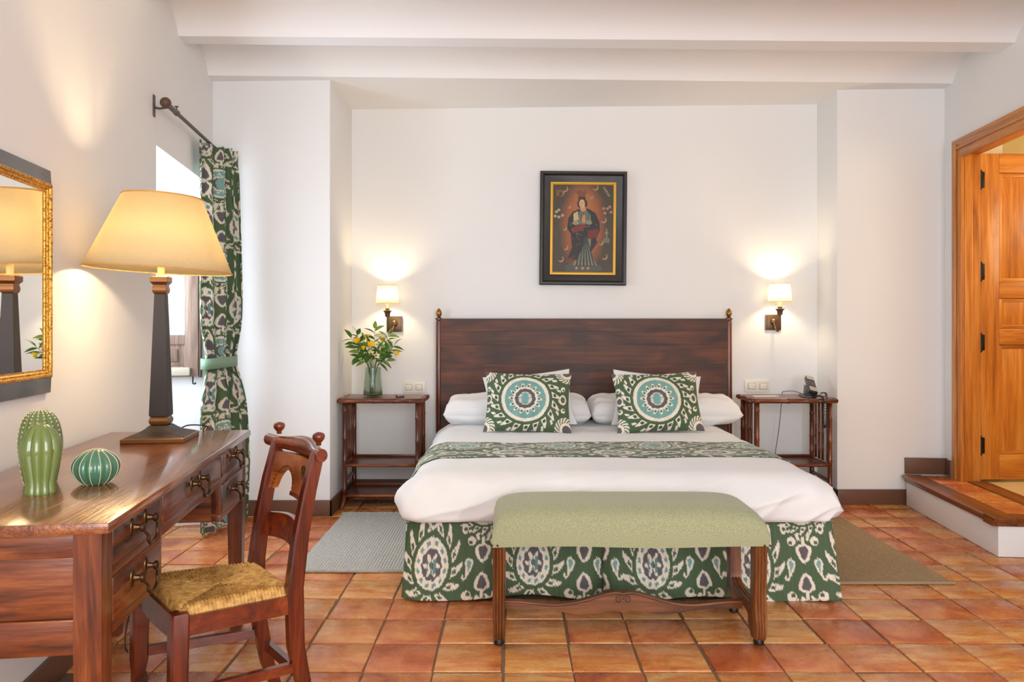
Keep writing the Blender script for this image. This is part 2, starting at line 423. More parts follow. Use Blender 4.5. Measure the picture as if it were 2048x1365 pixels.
# left wall with the deep window niche
m = MB(); zt = 2.95
m.box(-.55, 0, REAR-.3, 3.64, -.1, zt); m.box(-.55, 0, 4.56, 5.2, -.1, zt)
m.box(-.55, -.46, 3.64, 4.56, -.1, .86)
m.prism([(-.55, 1.90), (0, 2.01), (0, zt), (-.55, zt)], (3.64, 4.56))
wl = m.build('wall_left', M['plaster'], smooth=AS); wl.location = WO; wl.rotation_euler = (0, 0, TH); struct(wl)
# right wall with the doorway
dv0, dv1 = 3.93, 4.79
def RB(m, n0, n1, v0, v1, z0, z1, bev=0): return m.box(-n1, -n0, v0, v1, z0, z1, bev)   # n grows into the room
m = MB(); RB(m, -.10, 0, REAR-.3, dv0, -.1, zt); RB(m, -.10, 0, dv1, 5.4, -.1, zt); RB(m, -.10, 0, dv0, dv1, 2.26, zt)
wr = m.build('wall_right', M['plaster'], smooth=AS); wr.location = RO; wr.rotation_euler = (0, 0, -TR); struct(wr)
# rear wall behind the camera, two unseen window openings added for the fill lights
m = MB(); x0, x1 = -1.4, 2.6
m.box(x0, -.9, REAR-.25, REAR, -.1, zt); m.box(.4, .9, REAR-.25, REAR, -.1, zt); m.box(2.2, x1, REAR-.25, REAR, -.1, zt)
for a, b in ((-.9, .4), (.9, 2.2)): m.box(a, b, REAR-.25, REAR, -.1, .6); m.box(a, b, REAR-.25, REAR, 2.5, zt)
struct(m.build('wall_rear', M['plaster']))
# baseboards
bh = .098
m = MB(); m.box(-1.85, -1.098, 4.695, 4.71, 0, bh, .003); m.box(-1.113, -1.098, 4.695, BW, 0, bh, .003); m.box(-1.098, 2.12, BW-.015, BW, 0, bh, .003)
m.box(2.105, 2.12, 5.005, BW, 0, bh, .003); m.box(2.105, 2.575, 5.005, 5.02, 0, bh, .003)
struct(m.build('baseboard_back', M['base'], smooth=AS))
m = MB().box(0, .015, -1.9, 3.64, 0, bh, .003); bl = m.build('baseboard_left', M['base'], smooth=AS); bl.location = WO; bl.rotation_euler = (0, 0, TH); struct(bl)
m = MB(); RB(m, 0, .015, REAR, 3.80, 0, bh, .003); bl = m.build('baseboard_right', M['base'], smooth=AS); bl.location = RO; bl.rotation_euler = (0, 0, -TR); struct(bl)
# raised step in front of the doorway
SH = .200
st = sempty('floor_step', RO, -TR)
m = MB(); RB(m, .0, .262, 3.87, 4.985, 0, SH-.045, .004); m.build('riser', M['plaster'], st, AS)
def nose(): return [(-.004, SH-.042), (.012, SH-.042), (.014, SH-.020), (.026, SH-.018), (.030, SH-.006), (.022, SH), (-.085, SH), (-.085, SH-.042)]
m = MB().prism([(-(.262+a), b) for a, b in nose()], (3.855, 4.98)); m.build('nosing', M['step_wood'], st, AS)
mx = Matrix(((0, 1, 0, 0), (-1, 0, 0, 3.872), (0, 0, 1, -.0012), (0, 0, 0, 1)))
m = MB().prism([(a, b) for a, b in nose()], (-.262-.03, .3), M=mx); m.build('nosing', M['step_wood'], st, AS)
m = MB(); RB(m, -.02, .178, 3.955, 4.98, SH-.045, SH-.006); m.build('grout_bed', M['grout'], st)
tm = MB().box(-.094, .094, -.120, .120, -.010, 0, .004); tm = tm.mesh('tile', M['tile'], AS)
for k in range(4): inst('tile', tm, st, (-.080, 4.082+.2455*k, SH+.0005), (0, 0, 0), (1, 1, 1))
m = MB(); RB(m, -.13, -.02, dv0, dv1, SH-.05, SH+.004, .003); m.build('threshold', M['step_wood'], st, AS)
m = MB(); RB(m, 0, .262, 5.0, 5.016, SH, SH+.105, .003); RB(m, 0, .013, 4.905, 5.0, SH, SH+.10, .003)
b2 = m.build('baseboard_step', M['base'], smooth=AS); b2.location = RO; b2.rotation_euler = (0, 0, -TR); struct(b2)
# the corridor behind the doorway
m = MB(); m.box(2.70, 4.6, 5.75, 5.9, 0, 2.7); m.box(4.3, 4.45, 3.2, 5.9, 0, 2.7); m.box(2.84, 4.6, 3.1, 3.2, 0, 2.7); m.box(2.90, 4.6, 3.1, 5.9, 2.58, 2.72)
struct(m.build('wall_corridor', M['cream']))
m = MB()
m.add([(2.72, 3.1, .19), (4.45, 3.1, .19), (4.45, 5.9, .19), (2.93, 5.9, .19)], [(0, 1, 2, 3)]); m.add([(2.72, 3.1, .05), (4.45, 3.1, .05), (4.45, 5.9, .05), (2.93, 5.9, .05)], [(3, 2, 1, 0)])
m.f += [(0, 4, 5, 1), (1, 5, 6, 2), (2, 6, 7, 3), (3, 7, 4, 0)]
struct(m.build('floor_corridor', M['hall_tile']))
point('corridor_lamp', (3.95, 4.0, 1.9), 24, (1, .78, .48), .35)
# door: casing, jamb, leaf standing open into the corridor
dr = sempty('door_1', RO, -TR)
def dpart(nm, mat, args, par=dr, bev=.004):
    m = MB(); RB(m, *args, bev); return m.build(nm, mat, par, AS)
ca = dpart('casing', M['pine_z'], (0, .022, dv1-.012, dv1+.108, SH, 2.33))
dpart('moulding', M['pine_z'], (.022, .032, dv1+.040, dv1+.056, SH, 2.30), ca, .003)
ca = dpart('casing', M['pine_z'], (0, .022, dv0-.108, dv0+.012, SH, 2.33)); dpart('moulding', M['pine_z'], (.022, .032, dv0-.056, dv0-.040, SH, 2.30), ca, .003)
ca = dpart('casing', M['pine_y'], (0, .0225, dv0-.108, dv1+.108, 2.21, 2.33)); dpart('moulding', M['pine_y'], (.022, .032, dv0-.05, dv1+.05, 2.262, 2.278), ca, .003)
dpart('plinth_block', plain('worn_plinth', srgb(150, 116, 84), .7), (.0, .030, dv1+.045, dv1+.112, SH, SH+.10))
dpart('jamb', M['pine_z'], (-.05, 0, dv1-.014, dv1+.01, SH, 2.24)); dpart('jamb', M['pine_z'], (-.10, -.05, dv1-.002, dv1+.02, SH, 2.25))
dpart('jamb', M['pine_z'], (-.10, 0, dv0-.01, dv0+.014, SH, 2.24)); dpart('jamb_head', M['pine_y'], (-.10, 0, dv0, dv1, 2.225, 2.262))
# leaf in its own frame: x across the leaf from the hinge, y thickness, z up
hp = RW(-.114, dv1+.022, 0)
lf = bpy.data.objects.new('leaf', None); C.objects.link(lf); lf.parent = dr
lf.location = (hp-RO); lf.location = Matrix.Rotation(TR, 3, 'Z') @ (hp-RO); lf.rotation_euler = (0, 0, TR+math.radians(1.5))
z0, z1, lw = SH+.008, 2.235, .80
def lp(nm, mat, x0, x1, za, zb, y0=0, y1=.04, bev=.004): MB().box(x0, x1, y0, y1, za, zb, bev).build(nm, mat, lf, AS)
lp('stile', M['pine_z'], 0, .115, z0, z1); lp('stile', M['pine_z'], lw-.115, lw, z0, z1)
lev = [z0, z0+.155, 1.045, 1.145, 1.335, 1.435, 2.115, z1]
for a, b in ((0, 1), (2, 3), (4, 5), (6, 7)): lp('rail', M['pine_x'], .115, lw-.115, lev[a], lev[b])
for a, b in ((1, 2), (3, 4), (5, 6)):
    lp('bead', M['pine_z'], .115, .140, lev[a], lev[b], .010, .032, .006); lp('bead', M['pine_z'], lw-.14, lw-.115, lev[a], lev[b], .010, .032, .006)
    lp('bead', M['pine_x'], .13, lw-.13, lev[a], lev[a]+.025, .011, .031, .006); lp('bead', M['pine_x'], .13, lw-.13, lev[b]-.025, lev[b], .011, .031, .006)
    lp('panel', M['pine_z'], .138, lw-.138, lev[a]+.022, lev[b]-.022, .014, .028, .006)
for z in (.42, 1.06, 1.50, 2.07):
    hg = bpy.data.objects.new('hinge', None)
    m = MB().box(-.040, -.022, -.004, .001, z-.055, z+.055, .004); m.tube([(-.004, -.006, z-.05), (-.004, -.006, z+.05)], .007, 8); m.box(.004, .022, -.004, .001, z-.05, z+.05, .004)
    m.box(-.03, .01, -.003, .0, z-.018, z+.018); m.tube([(-.004, -.006, z+.05), (-.004, -.006, z+.062)], [.008, .003], 8); m.tube([(-.004, -.006, z-.062), (-.004, -.006, z-.05)], [.003, .008], 8)
    m.build('hinge', M['black_iron'], lf, AS)
# window frame at the outer end of the niche and its casement standing open against the far jamb
w1 = sempty('window_1', WO, TH)
m = MB()
for a, b, c, d in ((3.64, 3.70, .86, 1.90), (4.50, 4.56, .86, 1.90), (3.70, 4.50, .86, .93), (3.70, 4.50, 1.83, 1.90)): m.box(-.55, -.475, a, b, c, d, .004)
m.build('frame', M['old_wood'], w1, AS)
MB().box(-.475, -.455, 3.64, 4.56, .845, .875, .004).build('sill', M['plaster'], w1, AS)
cs = bpy.data.objects.new('casement', None); C.objects.link(cs); cs.parent = w1
y0, y1 = 4.500, 4.540
def cp(nm, mat, a, b, c, d, ya=y0, yb=y1, bev=.004, smooth=AS): return MB().box(a, b, ya, yb, c, d, bev).build(nm, mat, cs, smooth)
cp('stile', M['old_wood'], -.098, -.022, .872, 1.84); cp('stile', M['old_wood'], -.452, -.380, .872, 1.84)
for c, d in ((.872, .93), (1.055, 1.11), (1.78, 1.84)): cp('rail', M['old_wood'], -.38, -.098, c, d)
cp('lower_panel', M['old_wood'], -.38, -.098, .93, 1.055, 4.512, 4.53); cp('raised_field', M['old_wood'], -.34, -.135, .955, 1.03, 4.504, 4.52, .008)
cp('glazing_bar', M['old_wood'], -.25, -.232, 1.11, 1.78, 4.508, 4.53)
for a, b in ((-.38, -.25), (-.232, -.098)): cp('pane', plain('painted_pane', srgb(196, 204, 206), .3) if a < -.3 else M['pane'], a, b, 1.11, 1.78, 4.518, 4.524, 0)
cp('drip_board', plain('grey_drip_wood', srgb(168, 158, 140), .8, nz=.6, nscale=20), -.43, -.06, .876, .925, 4.470, 4.502, .012)
cp('edge_strip', M['old_wood'], -.022, -.010, .865, 1.84, 4.508, 4.545, .002)
MB().tube(smoothpath([(-.05, 4.50, .872), (-.05, 4.495, .845), (-.047, 4.49, .832), (-.035, 4.488, .830), (-.033, 4.488, .838)], 4), .004, 8).build('hook', M['black_iron'], cs, AS)
# ------------------------------------------------------------------ ikat cloth pattern, colours per vertex
GREEN = np.array(srgb(74, 96, 66)[:3]); CREAM = np.array(srgb(232, 222, 204)[:3]); TEAL = np.array(srgb(118, 164, 158)[:3])
PLUM = np.array(srgb(94, 89, 92)[:3]); DARK = np.array(srgb(50, 76, 56)[:3])
def hash1(a): return np.mod(np.sin(a*127.1)*43758.5453, 1.0)
def feather(U, V, amp=.005, f=420):
    i = np.floor(U*f); return V+amp*(hash1(i)-.5)*1.6
def put(col, mask, c):
    col[mask] = c
def medallion_small(col, x, y):
    """pointed oval with plum heart, dots and leafy curls; about .30 m tall overall"""
    yy = feather(x, y); a, b = .066, .096
    e = np.sqrt((x/a)**2+(yy/(b*np.where(yy > 0, 1.05, .95)))**2)+.12*np.where(yy > 0, np.abs(yy)/b*(1-np.minimum(np.abs(x)/a, 1))*-.8, 0)
    th = np.arctan2(yy/b, x/a)
    # curling fringe
    n = 13; ph = (th/(2*PI)*n) % 1.0; bend = (e-1.3)*.9; s = np.abs(((ph+np.where(x > 0, -bend, bend)) % 1.0)-.5)
    put(col, (e > 1.30) & (e < 1.98) & (s < .36*(1-(e-1.3)/.9)), CREAM)
    put(col, (e > 1.36) & (e < 1.58) & (s < .14), GREEN); put(col, (e > 1.74) & (e < 1.9) & (np.abs(s-.25) < .06), GREEN)
    put(col, e < 1.30, GREEN); put(col, e < 1.06, CREAM)
    dph = (th/(2*PI)*12) % 1.0
    put(col, (np.abs(e-.86) < .085) & (np.abs(dph-.5) < .24), TEAL*.85)
    put(col, e < .64+.03*np.cos(th*10), PLUM)
    lob = .36+.17*np.cos(th*6-PI/2*0); put(col, (e < lob) & (e > .14), CREAM)
    put(col, (e < .44) & (np.abs(np.cos(th*3)) < .35) & (e > .2), PLUM)
    put(col, (np.abs(x) < .020) & (np.abs(yy) < .030) & (hash1(np.floor(x*260)) > .45), TEAL*.7)
def medallion_round(col, x, y, R=.145):
    xx = x+.003*(hash1(np.floor(y*420))-.5); r = np.sqrt(xx**2+y**2*1.05)/R; th = np.arctan2(y, xx)
    n = 19; bend = (r-1.15)*1.2; s = np.abs(((th/(2*PI)*n+bend) % 1.0)-.5)
    put(col, (r > 1.14) & (r < 1.52) & (s < .36*(1-(r-1.14)/.46)), CREAM)
    put(col, (r > 1.40) & (r < 1.56) & (np.abs(((th/(2*PI)*n+bend+.30) % 1.0)-.5) < .11), CREAM)
    put(col, (r > 1.19) & (r < 1.31) & (s < .17), DARK)
    put(col, r < 1.14, GREEN); put(col, r < 1.0+.012*hash1(np.floor(y*300)), CREAM); put(col, r < .86, TEAL)
    n2 = 14; s2 = np.abs(((th/(2*PI)*n2+.5+(r-.5)*.6) % 1.0)-.5)
    put(col, (r < .70) & (s2 < .40*(1-np.maximum(r-.5, 0)/.26)), CREAM); put(col, (np.abs(r-.565) < .05) & (s2 < .16), GREEN)
    put(col, r < .50, CREAM); put(col, r < .43+.012*np.cos(th*12), PLUM); put(col, r < .28, CREAM)
    put(col, (r < .29) & (np.abs(xx) > .012) & (np.abs((y*90) % 1.0-.5) < .16), TEAL*.6)
    put(col, ((xx/.022)**2+(y/.036)**2) < 1, TEAL)
def spade(col, x, y, up=1):
    y = feather(x, y*up); w = np.clip((.055-y)/.05, 0, 1)*np.clip((y+.03)/.015, 0, 1)
    put(col, np.abs(x) < .030*np.sqrt(np.clip(w, 0, 1))*1.25, CREAM)
    w2 = np.clip((.042-y)/.045, 0, 1)*np.clip((y+.022)/.015, 0, 1)
    put(col, np.abs(x) < .019*np.sqrt(np.clip(w2, 0, 1))*1.2, PLUM)
    put(col, (np.abs(x) < .006) & (y < -.02) & (y > -.06), CREAM); put(col, (np.abs(np.abs(x)-.022-(-y-.05)*.4) < .007) & (y < -.045) & (y > -.075), CREAM)
def paisley(col, x, y, flip=1):
    x = x*flip; y = feather(x, y)
    t_ = np.clip((y+.046)/.064, 0, 1); cx = x+.014*(1-t_)**2; w = np.where(y < .018, .018*t_**.8, 0); ok = (y > -.046)
    put(col, (ok & (np.abs(cx) < w)) | (np.hypot(x, y-.018) < .018), CREAM)
    put(col, (ok & (np.abs(cx) < w-.008)) | (np.hypot(x, y-.018) < .0095), TEAL)
    put(col, (np.hypot(x+.020, y+.040) < .011) & (np.hypot(x+.019, y+.035) > .005), CREAM)
def ikat(U, V, pu=.426, pv=.50):
    """whole cloth: pointed ovals, round medallions at half drop, spades and paisleys between"""
    U = np.asarray(U, float); V = np.asarray(V, float); col = np.tile(GREEN, (U.size, 1))
    tone = .92+.16*hash1(np.floor(U*160)); x = (U+pu/2) % pu-pu/2; y = (V+pv/2) % pv-pv/2
    xb = U % pu-pu/2; yb = (V) % pv-pv/2
    medallion_round(col, xb, yb, .085)
    spade(col, xb*1.15, (y-.062)*1.1, -1); spade(col, xb*1.15, (y+.078)*1.1, 1)
    
    k = np.hypot(x/.15, y/.19) < 1.0
    sub = col[k]; medallion_small(sub, x[k], y[k]); col[k] = sub
    paisley(col, xb-.056, y+.006, -1); paisley(col, xb+.056, y+.006, 1)
    spade(col, x, y-.205, -1); spade(col, x, y+.215, 1)
    for sx in (-1, 1):
        put(col, (np.hypot(x-sx*.165, y-.10) < .018) & (np.hypot(x-sx*.160, y-.094) > .008), CREAM)
        put(col, (np.hypot(x-sx*.15, y+.12) < .020) & (np.hypot(x-sx*.156, y+.114) > .009), CREAM)
        put(col, np.hypot((x-sx*.135)/.6, y-.15) < .022, CREAM); put(col, np.hypot(x-sx*.137, y-.148) < .008, GREEN)
    return col*tone[:, None]
def ikat_cushion(U, V):
    col = np.tile(GREEN, (U.size, 1)); medallion_round(col, U, V, .143)
    for sx in (-1, 1):
        spade_x = U-sx*.232
        put(col, np.hypot(spade_x/.8, V) < .030, CREAM); put(col, np.hypot(spade_x/.8, V) < .019, PLUM)
        for sy in (-1, 1):
            a, b = U-sx*.205, V-sy*.145
            q = np.hypot(a-sx*.045, b-sy*.035); t_ = np.arctan2(b-sy*.035, a-sx*.045); w = np.abs((t_*9/PI+q*40) % 1.0-.5)
            put(col, (q < .074) & (q > .046) & (w < .30), CREAM); put(col, (np.abs(q-.036) < .008), CREAM); put(col, q < .024, PLUM)
            put(col, (np.hypot(U-sx*.232, V-sy*.066) < .015) & (np.hypot(U-sx*.236, V-sy*.062) > .007), CREAM)
    return col*(.92+.16*hash1(np.floor(U*180)))[:, None]

# ------------------------------------------------------------------ bed
BX0, BX1, BD0, BTOP = -.44, 1.36, 3.30, .53
bed = thing('bed', 'wide double bed with dark plank headboard and green ikat skirt', 'bed', (.46, 4.25, 0))
BO = bed.location
hb = bpy.data.objects.new('headboard', None); C.objects.link(hb); hb.parent = bed
hx0, hx1, hy = -.490, 1.478, 5.29
zz = [.30, .47, .62, .76, .90, 1.03, 1.125, 1.213]
for a, b in zip(zz[:-1], zz[1:]): MB().box(hx0, hx1, hy-.016, hy+.016, a, b, .0006, 1).build('plank', M['head'], hb, AS, off=BO)
for x in (hx0-.012, hx1+.012):
    m = MB().lathe([(.021, 0), (.021, .30), (.0225, .6), (.020, 1.19), (.018, 1.20), (.024, 1.206), (.024, 1.214), (.015, 1.220), (.012, 1.226)], 16, (x, hy, 0))
    m.build('post', M['chair_z'], hb, AS, off=BO)
    m = MB().lathe([(.010, 1.226), (.014, 1.230), (.019, 1.240), (.0205, 1.250), (.017, 1.264), (.010, 1.275), (.004, 1.282), (.0, 1.283)], 14, (x, hy, 0))
    m.build('finial', M['brass'], hb, 3, off=BO, label='gilded acorn finial')
MB().box(BX0+.04, BX1-.04, BD0+.05, 5.26, .12, .31, .01).build('base', M['desk_x'], bed, AS, off=BO)
for x in (BX0+.12, BX1-.12):
    for y in (BD0+.15, 5.1): MB().tube([(x, y, 0), (x, y, .13)], [.025, .03], 10).build('leg', M['black_wood'], bed, AS, off=BO)
MB().box(BX0+.05, BX1-.05, BD0+.07, 5.265, .315, .495, .06, 4).build('mattress', M['sheet'], bed, AS, off=BO)
# skirt: front in two panels with an open pleat, sides falling to the floor
def skirt(u0, u1, fn, uv, nu, name):
    nv = 70; m = MB(); us = np.linspace(u0, u1, nu); vs = np.linspace(0, 1, nv)
    for t in vs:
        for u in us: m.v.append(Vector(fn(u, t)))
    m.f = [(j*nu+i, j*nu+i+1, (j+1)*nu+i+1, (j+1)*nu+i) for j in range(nv-1) for i in range(nu-1)]
    UU, TT = np.meshgrid(us, vs); u_, v_ = uv(UU.ravel(), TT.ravel())
    o = m.build(name, M['ikat'], bed, 3, ikat(u_, v_), off=BO)
    o.modifiers.new('thick', 'SOLIDIFY').thickness = .004
    return o
ST = .332
def front(u, t, flare=1):
    z = ST-(ST-.012-.010*math.sin(u*9+1))*t
    y = BD0-.012-.03*t+.012*t*math.sin(u*7.3+.6)+.006*t*math.sin(u*17)
    return (u, y, z)
pl = .385
def frontL(u, t):
    x, y, z = front(u, t); k = max(0, (u-(pl-.06))/.06); y += .05*k*k*t; k2 = max(0, (BX0+.05-u)/.05); return (x+.02*t*(1-(u-BX0)/.8)*-1, y+.02*k2, z)
def frontR(u, t):
    x, y, z = front(u, t); k = max(0, ((pl+.05)-u)/.05); y += .045*k*k*t; return (x+.02*t*((u-pl)/.95), y-.012*t*((u-pl)/.95), z-.006*t*((u-pl)/.95))
fv = lambda T: (ST-T*(ST-.012))-.150
skirt(BX0-.01, pl+.002, frontL, lambda U, T: (U+.332, fv(T)), 260, 'skirt_panel')
skirt(pl+.004, BX1+.005, frontR, lambda U, T: (U-.594, fv(T)), 300, 'skirt_panel')
def side(sx):
    X = BX0-.012 if sx < 0 else BX1+.010
    def f(u, t): return (X+sx*(.028*t+.012*t*math.sin(u*13)), u, ST-(ST-.0132)*t)
    return f
for sx in (-1, 1): skirt(BD0-.006, 5.2, side(sx), lambda U, T: (U-3.44, fv(T)), 300, 'skirt_panel')
# inside of the pleat
skirt(pl-.06, pl+.07, lambda u, t: (u, BD0+.012+.006*math.cos((u-pl)*50), ST-(ST-.02)*t), lambda U, T: (U, fv(T)), 24, 'pleat')

# duvet: a padded cloth over the mattress, rolled over the foot and the sides
DR, DHANG, DCURL, DWR, DSEED = .155, .012, .024, .026, 3.1
DX0, DX1, DY0, DY1 = BX0-.045, BX1+.036, BD0-.07, 5.14
def duvet_point(u, v):
    """flat cloth coordinate to the padded surface that rolls over the foot and sides; the hem turns in above the skirt"""
    ix0, ix1, iy0 = DX0+DR, DX1-DR, DY0+DR; arc = DR*PI/2
    cx = min(max(u, ix0), ix1); cy = max(v, iy0); dx, dy = u-cx, v-cy; d0 = math.hypot(dx, dy); d = (abs(dx)**4+abs(dy)**4)**.25
    n1 = mnoise.noise(Vector((u*2.2+DSEED, v*2.2, DSEED))); n2 = mnoise.noise(Vector((u*7+v*3.5, v*6-u*2.5, DSEED+4)))
    ex = ey = 0
    if d < 1e-6: x, y, z = u, v, BTOP
    else:
        ex, ey = dx/d0, dy/d0
        if d < arc: th = d/DR; h = DR*math.sin(th); z = BTOP-DR*(1-math.cos(th))
        elif d-arc < DHANG: h = DR; z = BTOP-DR-(d-arc)
        else: f_ = min((d-arc-DHANG)/DCURL, 1.7); h = DR-DCURL*(1-math.cos(f_)); z = BTOP-DR-DHANG-DCURL*math.sin(f_)
        x, y = cx+ex*h, cy+ey*h
    k = min(d/(.7*arc), 1)
    z += DWR*(.35+.9*k)*.6*n1*(1-k*.5)+.004*n2
    if d > 1e-6:
        wv = mnoise.noise(Vector((u*3.0+z*5.0, v*3.0+z*2, DSEED+9)))
        rid = 1-abs(mnoise.noise(Vector((u*4.2-z*6, v*4.2, DSEED+2))))*2
        rid2 = 1-abs(mnoise.noise(Vector((u*3.0-z*11+v*2, v*3.2+z*4, DSEED+6))))*2.4
        q = k*(DWR*1.3*max(wv, -.30)+DWR*.6*max(rid, 0)**2+.017*max(rid2, 0)**2)
        x += ex*q; y += ey*q
    return Vector((x, y, max(z, ST+.0025)))
def duvet():
    nu, nv, ext = 240, 250, DR*PI/2+DHANG+DCURL*1.7; m = MB()
    m.v = [duvet_point(u, v) for v in np.linspace(DY0+DR-ext, DY1, nv) for u in np.linspace(DX0+DR-ext, DX1-DR+ext, nu)]
    m.f = [(j*nu+i, j*nu+i+1, (j+1)*nu+i+1, (j+1)*nu+i) for j in range(nv-1) for i in range(nu-1)]
    o = m.build('duvet', M['sheet'], None, 3)
    md = o.modifiers.new('thick', 'SOLIDIFY'); md.thickness = .008; md.offset = -1
    return tag(o, 'white puffy duvet spread over the bed, rumpled at its foot', 'duvet')
duv = duvet()
# ikat runner lying on the duvet
def runner():
    nu, nv, ext, e = 330, 78, .21, .004; m = MB(); cu_ = []; cv_ = []
    for v in np.linspace(3.70, 4.16, nv):
        for u in np.linspace(DX0+DR-ext, DX1-DR+ext, nu):
            v2 = v+.012*math.sin(u*2.1); p = duvet_point(u, v2)
            n_ = (duvet_point(u+e, v2)-duvet_point(u-e, v2)).cross(duvet_point(u, v2+e)-duvet_point(u, v2-e)).normalized()
            m.v.append(p+n_*.0025); cu_.append(u); cv_.append(v)
    m.f = [(j*nu+i, j*nu+i+1, (j+1)*nu+i+1, (j+1)*nu+i) for j in range(nv-1) for i in range(nu-1)]
    o = m.build('bed_runner', M['ikat'], None, 3, ikat(np.array(cv_)-3.82, np.array(cu_)))
    md = o.modifiers.new('thick', 'SOLIDIFY'); md.thickness = .003; md.offset = 1
    tag(o, 'green and cream ikat runner laid across the white duvet', 'bed runner')
runner()
# pillows
def pillow(w, h, t, nu, nv, p=2.6, seed=0, wr=.006, pinch=.07, ex=.55):
    m = MB(); uv = []
    for side in (1, -1):
        for j in range(nv):
            for i in range(nu):
                a, b = 2*i/(nu-1)-1, 2*j/(nv-1)-1
                prof = max(0, (1-abs(a)**p))**ex*max(0, (1-abs(b)**min(p, 3.2)))**.55
                pin = 1-pinch*(1-a*a)*abs(b)**3; pin2 = 1-pinch*(1-b*b)*abs(a)**3
                x = a*w/2*pin2; y = b*h/2*pin
                n_ = mnoise.noise(Vector((a*2.2+seed, b*2.2, side*2.0+seed)))+.5*mnoise.noise(Vector((a*6+seed, b*5, side+seed)))
                m.v.append(Vector((x, y, side*(t/2*prof)+wr*n_*prof*2))); uv.append((a*w/2, b*h/2))
    n = nu*nv
    for s in (0, 1):
        for j in range(nv-1):
            for i in range(nu-1):
                q = (s*n+j*nu+i, s*n+j*nu+i+1, s*n+(j+1)*nu+i+1, s*n+(j+1)*nu+i); m.f.append(q if s == 0 else q[::-1])
    per = [i for i in range(nu)]+[j*nu+nu-1 for j in range(1, nv)]+[(nv-1)*nu+i for i in range(nu-2, -1, -1)]+[j*nu for j in range(nv-2, 0, -1)]
    for k in range(len(per)):
        a, b = per[k], per[(k+1) % len(per)]; m.f.append((a, n+a, n+b, b))
    m.uv = np.array(uv); return m
def rotpl(loc, tilt, roll, yaw=0):
    return Matrix.Translation(loc) @ Matrix.Rotation(yaw, 4, 'Z') @ Matrix.Rotation(tilt, 4, 'X') @ Matrix.Rotation(roll, 4, 'Z')
for (x, w, sd, lab) in ((.036, .935, 1.0, 'long white pillow lying flat at the vase side of the headboard'), (.977, .955, 5.0, 'long white pillow lying flat at the telephone side of the headboard')):
    m = pillow(w, .40, .185, 80, 34, 10, sd, .012, .02, .40).xf(rotpl((x, 5.035, BTOP+.091), math.radians(6), math.radians(-1 if sd < 2 else 1)))
    o = m.build('pillow', M['sheet'], None, 3); tag(o, lab, 'pillow', 'white pillows at the headboard')
for (x, roll, sd, lab) in ((.107, 6, 2.0, 'upright white pillow behind the ikat cushion at the vase side'), (.895, -5, 7.0, 'upright white pillow behind the ikat cushion at the telephone side')):
    m = pillow(.55, .365, .11, 50, 36, 3.6, sd, .010).xf(rotpl((x, 4.766, BTOP+.171), math.radians(66), math.radians(roll)))
    o = m.build('pillow', M['sheet'], None, 3); tag(o, lab, 'pillow', 'white pillows at the headboard')
for (x, roll, sd, lab) in ((.095, -1.0, 3.0, 'green ikat cushion with teal medallion at the vase side of the bed'), (.873, 2.0, 9.0, 'green ikat cushion with teal medallion at the telephone side of the bed')):
    m = pillow(.525, .375, .13, 210, 150, 3.2, sd, .007); cc = ikat_cushion(m.uv[:, 0]+.015, m.uv[:, 1]-.005)
    m.xf(rotpl((x, 4.621, BTOP+.174), math.radians(68), math.radians(roll), math.radians(-2 if sd < 5 else 2)))
    o = m.build('cushion', M['ikat'], None, 3, cc); tag(o, lab, 'cushion', 'ikat cushions on the bed')

# ------------------------------------------------------------------ bench at the foot of the bed
bn = thing('bench', 'low bench with sage woven seat and carved walnut legs', 'bench', (.43, 2.98, 0)); NO = bn.location
bx0, bx1, by0, by1 = -.078, .938, 2.78, 3.185
def seat_pad():
    nu, nv = 90, 50; m = MB()
    def sup(a, p): return (1-abs(a)**p)
    for j in range(nv):
        for i in range(nu):
            a, b = 2*i/(nu-1)-1, 2*j/(nv-1)-1
            ea = max(0, sup(a, 9))**.42; eb = max(0, sup(b, 5))**.46
            x = (bx0+bx1)/2+a*(bx1-bx0)/2*(1-.012*(1-ea)); y = (by0+by1)/2+b*(by1-by0)/2
            m.v.append(Vector((x, y, .415+(.085*ea*eb))))
    m.f = [(j*nu+i, j*nu+i+1, (j+1)*nu+i+1, (j+1)*nu+i) for j in range(nv-1) for i in range(nu-1)]
    per = [i for i in range(nu)]+[j*nu+nu-1 for j in range(1, nv)]+[(nv-1)*nu+i for i in range(nu-2, -1, -1)]+[j*nu for j in range(nv-2, 0, -1)]
    o = len(m.v); m.v += [Vector((m.v[k].x, m.v[k].y, .366+.003*math.sin(m.v[k].x*9))) for k in per]; L = len(per)
    for k in range(L): m.f.append((per[k], o+k, o+(k+1) % L, per[(k+1) % L]))
    m.f.append(tuple(range(o, o+L)))
    return m
sp = seat_pad().build('seat', M['bench_fab'], bn, math.radians(60), off=NO)
m = MB()
for x in (bx0+.006, bx0+.026, bx1-.026, bx1-.006):
    m = MB(); m.lathe([(.0045, 0), (.0035, .002), (0, .0035)], 8, (0, 0, 0)); m.v[-24:] = [Matrix.Translation((x, by0-.001, .372)) @ Matrix.Rotation(PI/2, 4, 'X') @ q for q in m.v[-24:]]
    m.build('tack', M['tack'], sp, AS, off=NO)
